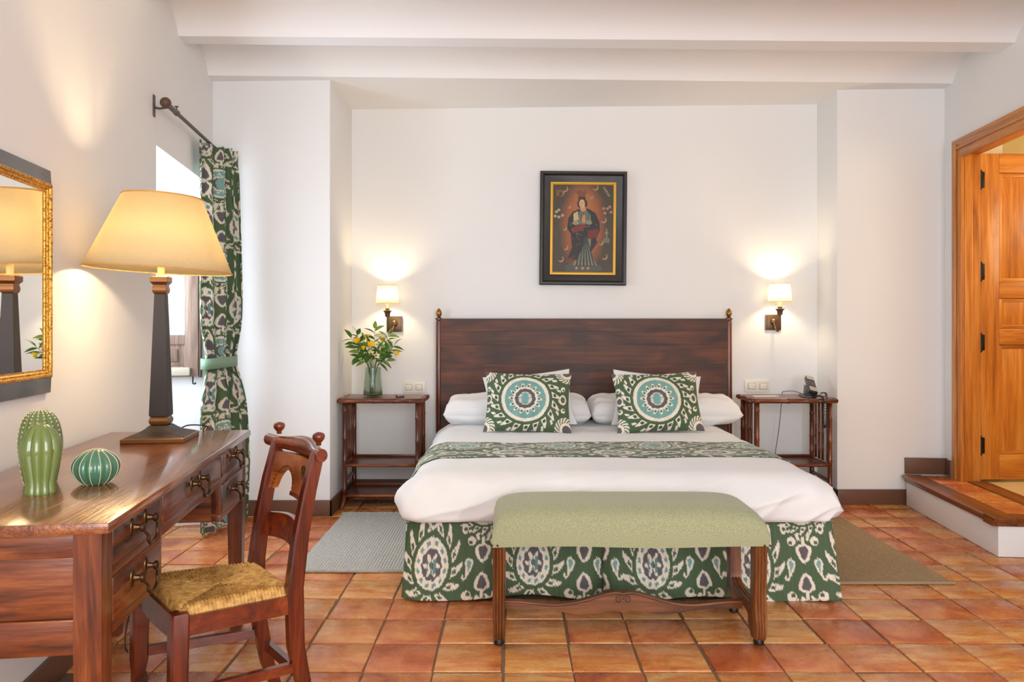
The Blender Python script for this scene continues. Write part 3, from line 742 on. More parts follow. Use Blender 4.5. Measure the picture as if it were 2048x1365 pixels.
def bench_leg(x, y, front):
    m = MB(); s = 1 if x > .4 else -1; f = -1 if front else 1
    # side profile of the mutton-bone leg (offset along y, half depth) from top to floor
    pr = [(.366, 0, .026), (.30, .0, .026), (.24, -.003, .024), (.18, -.006, .024), (.13, -.006, .028), (.105, -.012, .038), (.08, -.014, .045), (.058, -.012, .043), (.040, -.006, .034), (.028, -.002, .024), (.022, -.001, .018)]
    hw = .0225; nfl = 4; ring = []
    prof = []
    for k in range(25):                                           # fluted outer face
        a = k/24; prof.append((-hw+2*hw*a, .0065*abs(math.sin(a*PI*nfl))))
    for z, oy, hd in pr:
        r = [Vector((x+q[0]*(1-.12*(z < .1)), y+f*(oy+hd)+f*q[1]-f*.0, z)) for q in prof]+[Vector((x+hw, y+f*(oy-hd), z)), Vector((x-hw, y+f*(oy-hd), z))]
        ring.append(r)
    n = len(ring[0])
    m.v = [q for r in ring for q in r]; m.f = [(i*n+k, i*n+(k+1) % n, (i+1)*n+(k+1) % n, (i+1)*n+k) for i in range(len(ring)-1) for k in range(n)]
    m.f += [tuple(range(n)), tuple((len(ring)-1)*n+k for k in range(n))[::-1]]
    lg = m.build('leg', M['bench_z'], bn, AS, off=NO)
    MB().lathe([(.016, 0), (.019, .004), (.019, .014), (.016, .022)], 12, (x, y+f*(-.001), 0)).build('foot', M['black_wood'], lg, AS, off=NO)
lx0, lx1, ly0, ly1 = bx0+.030, bx1-.034, by0+.040, by1-.045
for x in (lx0, lx1):
    bench_leg(x, ly0, True); bench_leg(x, ly1, False)
    # S-scrolled side stretcher rising toward the middle
    c = (ly0+ly1)/2
    path = [(x, ly0+.012, .060), (x, ly0+.045, .085), (x, ly0+.085, .108), (x, c, .112), (x, ly1-.085, .116), (x, ly1-.045, .128), (x, ly1-.012, .136)]
    m = MB().tube(smoothpath(path, 6), [(.019, .017)]*37, 4, sq=True)
    for dx in (-.012, 0, .012): m.tube([q+Vector((dx, 0, .018)) for q in smoothpath(path, 6)], .0045, 6)
    m.build('side_stretcher', M['bench_y'], bn, AS, off=NO)
# long shaped stretcher with two carved scrolls
xs = np.linspace(lx0+.016, lx1-.016, 61); cx = (lx0+lx1)/2
def up_(x): a = abs(x-cx)/((lx1-lx0)/2); return .106+.034*math.exp(-((a-.04)/.22)**2)-.004*math.exp(-(a/.03)**2)-.014*math.exp(-((a-.55)/.22)**2)
def lo_(x): a = abs(x-cx)/((lx1-lx0)/2); return .076-.022*math.exp(-((a-.32)/.24)**2)-.014*math.exp(-(a/.035)**2)
poly = [(x, up_(x)) for x in xs]+[(x, lo_(x)) for x in xs[::-1]]
yc = (ly0+ly1)/2
sr = MB().prism(poly, (yc-.014, yc+.014)).build('stretcher', M['bench_x'], bn, AS, off=NO)
MB().tube([(x, yc-.013, up_(x)-.004) for x in xs], .005, 6).build('moulding', M['bench_x'], sr, AS, off=NO)
for s in (-1, 1):
    pts = []
    for k in range(26):
        t = k/25; th = PI/2+t*PI*3.0; r = .0155*(1-.78*t); pts.append((cx+s*(.0165-r*math.cos(th-PI/2)*1.0), yc-.0145, .111+r*math.sin(th-PI/2)))
    MB().tube(pts, .0013, 6).build('carved_scroll', M['black_wood'], sr, AS, off=NO)

# ------------------------------------------------------------------ rugs
def rug(name, mat, x0, x1, y0, y1, ribs, label):
    m = MB(); nx = ribs*6+1
    for j in range(2):
        for i in range(nx):
            x = x0+(x1-x0)*i/(nx-1); z = .010+.0028*abs(math.sin(PI*i/6)); m.v.append(Vector((x, (y0, y1)[j], z)))
    m.f = [(i, i+1, nx+i+1, nx+i) for i in range(nx-1)]
    k = len(m.v); m.v += [Vector((x0, y0, .0015)), Vector((x1, y0, .0015)), Vector((x1, y1, .0015)), Vector((x0, y1, .0015))]
    m.f += [(k, k+3, k+2, k+1), (k,)+(k+1,)+tuple(range(nx-1, -1, -1)), (k+3,)+tuple(nx+i for i in range(nx))+(k+2,), (k, 0, nx, k+3), (k+1, k+2, 2*nx-1, nx-1)]
    r = thing(name, label, 'rug', ((x0+x1)/2, (y0+y1)/2, 0))
    m.build('pile', mat, r, math.radians(60), off=r.location)
    e = .010
    for ya, yb in ((y0-e, y0+.006), (y1-.006, y1+e)): MB().box(x0-e, x1+e, ya, yb, .0015, .0145, .004).build('binding', M['rug_edge'] if mat == M['rug_r'] else mat, r, AS, off=r.location)
    return r
rug('rug', M['rug_l'], -1.035, -.445, 3.635, 4.74, 40, 'pale ribbed rug on the vase side of the bed')
rug('rug', M['rug_r'], 1.345, 1.985, 3.47, 4.66, 46, 'tan woven rug on the telephone side of the bed')
# ------------------------------------------------------------------ writing desk along the left wall
DL, DW, DZ = 1.405, .500, .76
desk = thing('desk', 'dark wooden writing desk with five drawers and swan-neck handles', 'desk', LW(.005, 1.552, 0), TH-.018)
def dp(nm, mat, x0, x1, y0, y1, z0, z1, bev=.003, par=desk): return MB().box(x0, x1, y0, y1, z0, z1, bev).build(nm, mat, par, AS)
dp('top', M['desk_top'], 0, DW+.018, -.012, DL+.014, DZ-.024, DZ, .006)
L = .056
for x in (0.004, DW-L):
    for y in (0, DL-L):
        s = [(x+L/2, y+L/2, DZ-.025), (x+L/2, y+L/2, .48), (x+L/2, y+L/2, 0)]
        MB().tube(s, [L/2, L/2, .020], 4, sq=True).build('leg', M['desk_z'], desk, AS)
zb, zt_, pw = .503, DZ-.0245, .395
for y0, sgn in ((.008, 1), (DL-.008-.016, -1)):                 # end panels: rails and board
    dp('end_panel', M['desk_x'], L, DW-L, y0, y0+.016, zb+.055, zt_-.05)
    dp('end_rail', M['desk_x'], L, DW-L, y0-.004, y0+.018, zt_-.05, zt_); dp('end_rail', M['desk_x'], L, DW-L, y0-.004, y0+.018, zb-.02, zb+.054)
for y in (pw-.018, DL-pw): dp('inner_panel', M['desk_x'], .02, DW-.012, y, y+.018, zb, zt_)
dp('back_board', M['desk_y'], .006, .022, L, DL-L, .50, zt_)
for ya, yb in ((L, pw-.018), (DL-pw+.018, DL-L)): dp('pedestal_floor', M['desk_y'], .02, DW-.02, ya, yb, zb, zb+.014)
fx = DW-.014
dp('top_rail', M['desk_y'], fx-.02, fx+.012, L, DL-L, .7335, zt_)
for ya, yb in ((L, pw), (DL-pw, DL-L)):
    dp('drawer_rail', M['desk_y'], fx-.02, fx+.012, ya, yb, .625, .6505); dp('drawer_rail', M['desk_y'], fx-.02, fx+.012, ya, yb, zb, .5265)
dp('drawer_rail', M['desk_y'], fx-.02, fx+.012, pw, DL-pw, .622, .6505)
for y in (pw-.018, DL-pw): dp('drawer_divider', M['desk_z'], fx-.02, fx+.0125, y, y+.018, zb+.024, .7335)
def drawer(ya, yb, z0, z1):
    d = MB().box(fx-.012, fx+.016, ya+.003, yb-.003, z0, z1, .005).build('drawer', M['desk_y'], desk, AS)
    MB().box(.04, fx-.012, ya+.01, yb-.01, z0+.004, z1-.01).build('drawer_box', M['desk_x'], d)
    yc, zc = (ya+yb)/2, (z0+z1)/2+.012
    h = MB()
    for s in (-1, 1):
        o = Vector((fx+.016, yc+s*.046, zc)); R = Matrix.Translation(o) @ Matrix.Rotation(PI/2, 4, 'Y')
        k = MB().lathe([(.0175, 0), (.0165, .0025), (.010, .004), (.006, .006), (.005, .018), (.009, .021), (.009, .027), (.004, .030), (0, .0305)], 14); k.v = [Vector((q.x*1.25, q.y*.72 if q.z < .005 else q.y, q.z)) for q in k.v]
        k.xf(R); h.add(k.v, k.f)
    pts = smoothpath([(fx+.038, yc-.046, zc), (fx+.044, yc-.043, zc-.012), (fx+.047, yc-.033, zc-.022), (fx+.048, yc-.030, zc-.036), (fx+.047, yc-.012, zc-.046), (fx+.047, yc+.012, zc-.046), (fx+.048, yc+.030, zc-.036), (fx+.047, yc+.033, zc-.022), (fx+.044, yc+.043, zc-.012), (fx+.038, yc+.046, zc)], 5)
    n = len(pts); h.tube(pts, [.0028+.0016*math.sin(PI*i/(n-1)) for i in range(n)], 8)
    h.build('handle', M['handle'], d, AS, label='aged bronze swan-neck drawer handle')
for ya, yb in ((L, pw-.018), (DL-pw+.018, DL-L)): drawer(ya, yb, .6505, .7335); drawer(ya, yb, .5265, .625)
drawer(pw, DL-pw, .6505, .7335)

# ------------------------------------------------------------------ rush-seated chair
BN_, BF_, FN_, FF_ = Vector((-.606, 2.14, 0)), Vector((-.788, 2.372, 0)), Vector((-.852, 1.968, 0)), Vector((-1.082, 2.242, 0))
ch = thing('chair', 'mahogany chair with woven rush seat pulled up to the desk', 'chair', ((BN_+BF_+FN_+FF_)/4)); CO = ch.location
lh = (BF_-BN_).normalized(); fh = Vector((-lh.y, lh.x, 0)); fh = fh if fh.x < 0 else -fh
def sweep(path, name, mat, par=ch, A=lh, B=fh, bev=True):
    m = MB(); rings = []
    for p, ha, hb_ in path:
        p = Vector(p); c = .25
        pts = [(-1, -1+c), (-1+c, -1), (1-c, -1), (1, -1+c), (1, 1-c), (1-c, 1), (-1+c, 1), (-1, 1-c)]
        rings.append([p+A*(ha*u)+B*(hb_*v) for u, v in pts])
    n = 8; m.v = [q for r in rings for q in r]
    m.f = [(i*n+k, i*n+(k+1) % n, (i+1)*n+(k+1) % n, (i+1)*n+k) for i in range(len(rings)-1) for k in range(n)]+[tuple(range(n)), tuple((len(rings)-1)*n+k for k in range(n))]
    return m.build(name, mat, par, AS, off=CO)
SZ = .440
def up(v, z, f=0, l=0): return v+Vector((0, 0, z))+fh*f+lh*l
for b, s in ((BN_, -1), (BF_, 1)):
    pth = [(up(b, 0, -.075), .014, .016), (up(b, .12, -.035), .015, .019), (up(b, .28, -.004), .017, .022), (up(b, SZ, 0), .018, .023), (up(b, .58, -.018), .017, .021), (up(b, .70, -.042), .016, .019), (up(b, .808, -.070), .015, .017)]
    pp = []
    for i in range(len(pth)-1):
        for k in range(4):
            t = k/4; pp.append((pth[i][0].lerp(pth[i+1][0], t*t*(3-2*t)*.3+t*.7), pth[i][1]+(pth[i+1][1]-pth[i][1])*t, pth[i][2]+(pth[i+1][2]-pth[i][2])*t))
    pp.append(pth[-1]); po = sweep(pp, 'back_post', M['chair_z'])
    MB().lathe([(.008, 0), (.007, .006), (.010, .010), (.0165, .018), (.018, .026), (.015, .033), (.006, .037), (0, .0375)], 16, up(b, .828, -.073)).build('finial', M['chair_z'], po, 3, off=CO)
for b, s in ((FN_, -1), (FF_, 1)):
    sweep([(up(b, 0, .012, s*.004), .015, .015), (up(b, .16, .006), .017, .017), (up(b, .20, .004), .022, .022), (up(b, SZ-.012), .023, .023), (up(b, SZ-.006), .020, .020)], 'front_leg', M['chair_z'])
# seat rails
def rail(a, b, z0, z1, th, name, sag=0, mat='chair_x', out=0):
    d = (b-a).normalized(); nrm = Vector((-d.y, d.x, 0)); m = MB(); n = 13; rings = []
    for i in range(n):
        t = i/(n-1); p = a.lerp(b, t)+nrm*(out*math.sin(PI*t)); dz = -sag*math.sin(PI*t)
        rings.append([p+nrm*th+Vector((0, 0, z0+dz)), p-nrm*th+Vector((0, 0, z0+dz)), p-nrm*th+Vector((0, 0, z1)), p+nrm*th+Vector((0, 0, z1))])
    m.v = [q for r in rings for q in r]; m.f = [(i*4+k, i*4+(k+1) % 4, (i+1)*4+(k+1) % 4, (i+1)*4+k) for i in range(n-1) for k in range(4)]+[(0, 1, 2, 3), tuple(4*(n-1)+k for k in range(4))]
    return m.build(name, M[mat], ch, AS, off=CO)
rail(BN_, FN_, SZ-.068, SZ-.018, .012, 'seat_rail'); rail(BF_, FF_, SZ-.068, SZ-.018, .012, 'seat_rail'); rail(FN_, FF_, SZ-.075, SZ-.018, .012, 'seat_rail', .012); rail(BN_, BF_, SZ-.06, SZ-.018, .011, 'seat_rail')
rail(up(BN_, 0, -.03), FN_, .205, .232, .009, 'stretcher'); rail(up(BF_, 0, -.03), FF_, .205, .232, .009, 'stretcher'); rail(up(BN_, 0, -.03), up(BF_, 0, -.03), .165, .195, .009, 'stretcher'); rail(FN_, FF_, .125, .155, .010, 'stretcher', 0, 'chair_x', .035)
# rush seat
def rush():
    N = 34; nu = 241; m = MB(); bot = []
    for j in range(nu):
        for i in range(nu):
            a, b = 2*i/(nu-1)-1, 2*j/(nu-1)-1
            p = (FN_.lerp(FF_, (a+1)/2)).lerp(BN_.lerp(BF_, (a+1)/2), (b+1)/2)
            c = (FN_+FF_+BN_+BF_)/4; e = max(abs(a), abs(b)); p = c+(p-c)*1.03
            w = a if abs(b) > abs(a) else b
            rid = abs(math.sin(w*N*PI/2)); dg = abs(abs(a)-abs(b))
            z = SZ-.004+.010*(e**2)*(1-max(0, e-.86)/.14*1.6)-.022*max(0, (e-.9)/.1)**2+.0042*rid*min(1, dg/.03+.35)-.006*math.exp(-dg/.03)
            m.v.append(p+Vector((0, 0, z)))
    m.f = [(j*nu+i, j*nu+i+1, (j+1)*nu+i+1, (j+1)*nu+i) for j in range(nu-1) for i in range(nu-1)]
    per = [i for i in range(nu)]+[j*nu+nu-1 for j in range(1, nu)]+[(nu-1)*nu+i for i in range(nu-2, -1, -1)]+[j*nu for j in range(nu-2, 0, -1)]
    o = len(m.v); m.v += [Vector((m.v[k].x, m.v[k].y, SZ-.030)) for k in per]; Ln = len(per)
    for k in range(Ln): m.f.append((per[k], o+k, o+(k+1) % Ln, per[(k+1) % Ln]))
    m.f.append(tuple(range(o, o+Ln)))
    m.build('rush_seat', M['rush'], ch, math.radians(50), off=CO, label='woven natural rush seat in four triangles')
rush()
# back: crest, arched splat with rosette, lower slat. frame (l across, f lean, z)
bw_ = (BF_-BN_).length
M['splat'] = wood('chair_splat_wood', srgb(96, 40, 12), srgb(156, 82, 30), srgb(184, 108, 46), 0, .28, 6, .35)
def back_pt(l, z, f=0):
    lean = -.070*max(0, (z-SZ)/(.808-SZ))**1.35; bow = -.026*math.sin(PI*min(max(l/bw_, 0), 1))
    return BN_+lh*l+fh*(lean+bow+f)+Vector((0, 0, z))
def slab(zlo, zhi, l0, l1, th, name, mat='chair_x', n=33, foff=0):
    m = MB(); rings = []
    for i in range(n):
        l = l0+(l1-l0)*i/(n-1); a, b = zlo(l), zhi(l)
        rings.append([back_pt(l, a, th+foff), back_pt(l, b, th+foff), back_pt(l, b, -th+foff), back_pt(l, a, -th+foff)])
    m.v = [q for r in rings for q in r]; m.f = [(i*4+k, i*4+(k+1) % 4, (i+1)*4+(k+1) % 4, (i+1)*4+k) for i in range(n-1) for k in range(4)]+[(0, 1, 2, 3), tuple(4*(n-1)+k for k in range(4))]
    return m.build(name, M[mat], ch, AS, off=CO)
mid = bw_*.5
arch = lambda l: .668+(.062*math.sqrt(max(0, 1-((l-bw_*.70)/(bw_*.17))**2)) if abs(l-bw_*.70) < bw_*.17 else 0)
slab(arch, lambda l: .778, .008, bw_-.008, .009, 'splat', 'splat', n=81)
slab(lambda l: .664, lambda l: .676, .01, bw_*.52, .014, 'splat_bead')
slab(lambda l: .522+.012*math.sin(PI*l/bw_), lambda l: .590+.016*math.sin(PI*l/bw_), .006, bw_-.006, .008, 'slat')
# scrolled crest rail reaching past the far post
m = MB(); rings = []
for i in range(41):
    l = -.028+(bw_+.11)*i/40; k = math.exp(-((l-mid)/.085)**2)
    hgt, dep = .019+.010*k, .017+.006*k
    c0 = back_pt(l, .802+.004*k, -.002); rings.append([c0+fh*(dep*math.cos(t))+Vector((0, 0, hgt*math.sin(t))) for t in [2*PI*q/12 for q in range(12)]])
m.v = [q for r in rings for q in r]; m.f = [(i*12+k, i*12+(k+1) % 12, (i+1)*12+(k+1) % 12, (i+1)*12+k) for i in range(40) for k in range(12)]+[tuple(range(12)), tuple(40*12+k for k in range(12))]
m.build('crest_rail', M['chair_x'], ch, math.radians(50), off=CO)
# rosette
ro = MB(); c0 = back_pt(bw_*.27, .735, .010)
ro.tube([c0+lh*(.017*math.cos(t))*.75+Vector((0, 0, .024*math.sin(t))) for t in np.linspace(0, 2*PI, 25)], .0022, 6, False)
for k in range(12):
    t = 2*PI*k/12; q = c0+lh*(.0095*math.cos(t)*.8)+Vector((0, 0, .0135*math.sin(t))); s = MB().lathe([(0, -.0055), (.003, -.002), (.003, .002), (0, .0055)], 6); s.xf(Matrix.Translation(q) @ Matrix.Rotation(0, 4, 'X')); ro.add(s.v, s.f)
s = MB().lathe([(0, -.005), (.005, 0), (0, .005)], 8, c0+fh*.001); ro.add(s.v, s.f)
ro.build('rosette', M['handle'], ch, AS, off=CO, label='carved gilded rosette')
bd = MB()
for k in range(17):
    t = PI*k/16; l = bw_*.70-bw_*.19*math.cos(t); z = .670+.070*math.sin(t); s = MB().lathe([(0, -.003), (.003, 0), (0, .003)], 6, back_pt(l, z, .010)); bd.add(s.v, s.f)
bd.build('arch_beading', M['handle'], ch, AS, off=CO)

# ------------------------------------------------------------------ table lamp
tl = thing('table_lamp', 'tall table lamp with tapered dark column and glowing parchment shade on the desk', 'lamp', LW(.276, 2.752, DZ), TH)
def sqring(prof, name, mat, par=tl, sm=AS):
    m = MB(); n = 4; m.v = [Vector((h*a, h*b, z)) for h, z in prof for a, b in ((-1, -1), (1, -1), (1, 1), (-1, 1))]
    m.f = [(i*4+k, i*4+(k+1) % 4, (i+1)*4+(k+1) % 4, (i+1)*4+k) for i in range(len(prof)-1) for k in range(4)]+[(3, 2, 1, 0), tuple(4*(len(prof)-1)+k for k in range(4))]
    o = m.build(name, mat, par, sm); bv = o.modifiers.new('bevel', 'BEVEL'); bv.width = .0015; bv.segments = 2; return o
sqring([(.105, 0), (.105, .013), (.101, .016)], 'plinth', M['lamp_gold'])
sqring([(.099, .016), (.092, .019), (.060, .030), (.042, .043), (.032, .052)], 'base', M['lamp_body'])
sqring([(.026, .052), (.030, .056), (.033, .064), (.033, .072), (.029, .080), (.027, .083)], 'base_collar', M['lamp_gold'])
sqring([(.031, .083), (.0325, .09), (.0185, .520)], 'column', M['lamp_body'])
sqring([(.0185, .520), (.023, .526), (.0245, .538), (.022, .548), (.022, .553), (.030, .562), (.030, .580), (.026, .584)], 'capital', M['lamp_gold'])
MB().tube([(0, 0, .584), (0, 0, .625)], .012, 14).build('socket', M['candle'], tl, AS)
tilt = Matrix.Translation((0, 0, .74)) @ Matrix.Rotation(math.radians(2.6), 4, 'Y') @ Matrix.Translation((0, 0, -.74))
m = MB(); m.lathe([(.246, .606), (.133, .868)], 64); m.f = m.f[:-2]; m.xf(tilt)
m.keep = True
sh = m.build('shade', M['shade'], tl, 3); sh.modifiers.new('thick', 'SOLIDIFY').thickness = .0015
m = MB()
for r, z in ((.246, .606), (.1335, .868)): m.tube([tilt @ Vector((r*math.cos(t), r*math.sin(t), z)) for t in np.linspace(0, 2*PI, 65)], .0028, 6, False)
m.build('shade_binding', M['shade_trim'], sh, AS)
m = MB(); m.tube([(0, 0, .625), (0, 0, .64)], .014, 10)
for k in range(3):
    t = 2*PI*k/3+.4; m.tube([tilt @ Vector((0, 0, .850)), tilt @ Vector((.132*math.cos(t), .132*math.sin(t), .866))], .0018, 6)
for sx in (-1, 1): m.tube(smoothpath([(sx*.010, 0, .63), (sx*.055, 0, .70), (sx*.055, 0, .80), (0, 0, .852)], 6), .0018, 6)
m.build('shade_carrier', M['brass'], tl, AS)
MB().lathe([(.010, .64), (.014, .65), (.028, .69), (.030, .715), (.022, .738), (0, .748)], 14).build('bulb', M['bulb'], tl, 3)
pl_ = point('table_lamp_light', (0, 0, .0), 46, (1, .74, .42), .035); pl_.location = LW(.276, 2.752, DZ+.71)
cd = MB().tube(smoothpath([LW(.30, 2.862, DZ+.012), LW(.33, 2.885, DZ+.030), LW(.375, 2.915, DZ+.026), LW(.39, 2.95, DZ+.012), LW(.36, 2.985, DZ-.01), LW(.25, 3.0, .50), LW(.12, 2.98, .14), LW(.14, 2.80, .006), LW(.30, 2.5, .004), LW(.12, 2.30, .004), LW(.13, 1.95, .004), LW(.16, 1.75, .004)], 8), .0028, 6).build('lamp_cord', M['cord'])
tag(cd, 'thin dark cable trailing from the table lamp down behind the desk', 'cable')

# ------------------------------------------------------------------ mirror above the desk
mr = thing('wall_mirror', 'wall mirror in a dark frame with gilded inner moulding above the desk', 'mirror', LW(0, 1.98, .953), TH)
mw, mh = 1.04, .711
def mitre(prof, w, h, name, mat, par, y0):
    """frame from profile [(inset, n)], rectangle spans y0..y0+w and 0..h in local y, z"""
    m = MB(); k = len(prof)
    for ins, n_ in prof:
        m.v += [Vector((n_, y0+ins, ins)), Vector((n_, y0+w-ins, ins)), Vector((n_, y0+w-ins, h-ins)), Vector((n_, y0+ins, h-ins))]
    for i in range(k):
        for c in range(4): a, b = i*4, ((i+1) % k)*4; m.f.append((a+c, a+(c+1) % 4, b+(c+1) % 4, b+c))
    return m.build(name, mat, par, AS)
y0 = -mw/2
mitre([(0, .004), (0, .012), (.052, .036), (.052, .004)], mw, mh, 'outer_frame', M['mirror_wood'], mr, y0)
gf = mitre([(.052, .006), (.052, .038), (.056, .041), (.061, .039), (.064, .034), (.069, .034), (.073, .029), (.078, .028), (.078, .006)], mw, mh, 'gilt_moulding', M['gold'], mr, y0)
MB().box(.016, .026, y0+.075, y0+mw-.075, .075, mh-.075).build('glass', M['mirror'], mr)

# ------------------------------------------------------------------ ceramic cacti
def cactus(x, y, prof, ribs, amp, mat, name, label, pw_=1.0):
    o = thing(name, label, 'ceramic cactus', (x, y, DZ)); n = ribs*8
    MB().lathe(prof, n, rib=lambda th, z: 1-amp+amp*abs(math.cos(th*ribs/2))**pw_).build('body', mat, o, math.radians(60)); return o
def sm(prof, n=6): return [(max(q.x, 0), q.y) for q in smoothpath([(a, b, 0) for a, b in prof], n)]
A1 = sm([(.034, 0), (.038, .006), (.046, .05), (.051, .09), (.050, .125), (.042, .160), (.026, .182), (.010, .190), (0, .191)])
a = cactus(-1.222, 1.995, A1, 16, .06, M['cer1'], 'ceramic_cactus', 'tall green ceramic cactus studded with ivory beads')
bm_ = MB()
for k in range(16):
    th = 2*PI*k/16
    for r, z in A1[2:-5:2]:
        q = MB().lathe([(0, -.0026), (.0022, -.0012), (.0026, .0005), (0, .0030)], 6); q.xf(Matrix.Translation((r*math.cos(th), r*math.sin(th), z))); bm_.add(q.v, q.f)
bo = bm_.build('beads', M['bead'], a, 3); bo['kind'] = 'stuff'
B1 = sm([(.033, 0), (.034, .006), (.033, .03), (.042, .075), (.046, .105), (.041, .135), (.026, .158), (.010, .168), (0, .170)])
a = cactus(-1.146, 1.872, B1, 10, .13, M['cer2'], 'ceramic_cactus', 'smooth olive green ceramic cactus with deep vertical ribs', .8)
C1 = sm([(.026, 0), (.034, .004), (.050, .022), (.0565, .045), (.049, .066), (.030, .082), (.012, .089), (0, .090)])
a = cactus(-1.072, 1.985, C1, 14, .07, M['cer3'], 'ceramic_cactus', 'small round jade ceramic cactus with thin cream ribs')
m = MB()
for k in range(14):
    th = 2*PI*(k+0)/14; m.tube([(r*math.cos(th)*1.002, r*math.sin(th)*1.002, z) for r, z in C1[1:-1]], .0011, 5)
m.build('cream_ribs', M['bead'], a, 3)

# ------------------------------------------------------------------ curtain rod and curtain
rd = thing('curtain_rod', 'slim iron curtain rod with round wooden finial above the window niche', 'curtain rod', LW(0, 3.57, 2.188), TH)
m = MB().tube([(.065, 0, 0), (.065, .16, .002)], .0125, 12); m.tube([(.065, .16, .002), (.065, 1.16, .016)], .0095, 12); m.tube([(.065, .155, .002), (.065, .175, .002)], .0145, 12)
m.build('rod', M['iron'], rd, AS)
MB().lathe([(.012, -.026), (.020, -.018), (.0245, -.004), (.0245, .006), (.018, .018), (.008, .023), (0, .024)], 18).xf(Matrix.Translation((.065, -.012, 0)) @ Matrix.Rotation(PI/2, 4, 'X')).build('finial', M['finial_wood'], rd, 3)
m = MB().tube([(.065, .165, .015), (.065, .165, .030)], .003, 6); m.tube([(.057, .165, .032), (.073, .165, .032)], .0035, 6); m.build('thumb_screw', M['iron'], rd, AS)
for y in (.03, 1.13):
    m = MB().box(.0005, .006, y-.012, y+.012, -.055, .045, .002); m.tube(smoothpath([(.005, y, -.012), (.025, y, -.016), (.05, y, -.012), (.062, y, -.010)], 4), .0055, 8); m.build('bracket', M['iron'], rd, AS)
cu = thing('curtain', 'green ikat curtain gathered at the window niche', 'curtain', LW(0, 4.45, 0), TH)
def curtain():
    nu, nv = 300, 470; zt0, zb0 = 2.205, .012; ztie = .955; m = MB(); UU = []; VVv = []
    def head(s_): q = max(0, min(1, (s_-.52)/.14)); return 2.1875+(zt0-2.1875)*q*q*(3-2*q)
    for j in range(nv):
        z = zt0-(zt0-zb0)*j/(nv-1); k = math.exp(-((z-ztie)/.17)**2); hd = max(0, min(1, (z-2.06)/.10)); lowr = max(0, min(1, (ztie-z)/.6))
        a0, a1 = Vector((.030, -.185, 0)), Vector((.165+.02*math.sin(max(0, 2.1-z)*1.7), .175, 0))
        a0 = a0.lerp(Vector((.052, -.105, 0)), k); a1 = a1.lerp(Vector((.160, .115, 0)), k); a1 = a1+Vector((.050, .02, 0))*lowr**.7; a0 = a0+Vector((.012, -.01, 0))*lowr
        d = (a1-a0); L_ = d.length; d = d/L_; pn = Vector((d.y, -d.x, 0))
        am = .029+.010*lowr-.006*k
        for i in range(nu):
            s_ = i/(nu-1); ph = 2*PI*(4.3*s_+.22*math.sin(5*s_+1.5))+.35*math.sin(2.1*z+3*s_)*(1-k)
            w = math.sin(ph); env = .55+.45*math.sin(PI*s_)+.25*math.sin(7*s_+2)
            q = a0+d*(L_*s_+.010*math.sin(2*ph)*(1-hd))+pn*(am*env*(w*(1-.5*hd)+.3*hd*math.copysign(abs(w)**.4, w)))
            q = q+pn*(.006*k*math.sin(2*PI*17*s_+3))
            m.v.append(Vector((max(q.x, .010), q.y, z-(zt0-head(s_))*hd+.004*hd*(math.sin(ph)-1)*(s_ > .66)))); UU.append(s_*.60-.12); VVv.append(z-.30)
    m.f = [(j*nu+i, j*nu+i+1, (j+1)*nu+i+1, (j+1)*nu+i) for j in range(nv-1) for i in range(nu-1)]
    o = m.build('cloth', M['ikat_c'], cu, 3, ikat(np.array(UU), np.array(VVv), .40, .48)); o.modifiers.new('thick', 'SOLIDIFY').thickness = .002
curtain()
m = MB(); c0, e1 = Vector((.106, .005, .955)), (Vector((.160, .115, 0))-Vector((.052, -.105, 0))).normalized(); e2 = Vector((e1.y, -e1.x, 0)); N_ = 64
pts = []
for t in np.linspace(0, 2*PI, N_+1):
    ct, st_ = math.cos(t), math.sin(t); pts.append(c0+e1*(.141*math.copysign(abs(ct)**.7, ct))+e2*(.042*math.copysign(abs(st_)**.7, st_))+Vector((0, 0, .006*ct)))
for z in (-.030, .030): m.v += [p+Vector((0, 0, z)) for p in pts]
m.f = [(i, i+1, N_+1+i+1, N_+1+i) for i in range(N_)]
tb = m.build('tieback', M['band'], cu, 3); tb.modifiers.new('thick', 'SOLIDIFY').thickness = .004

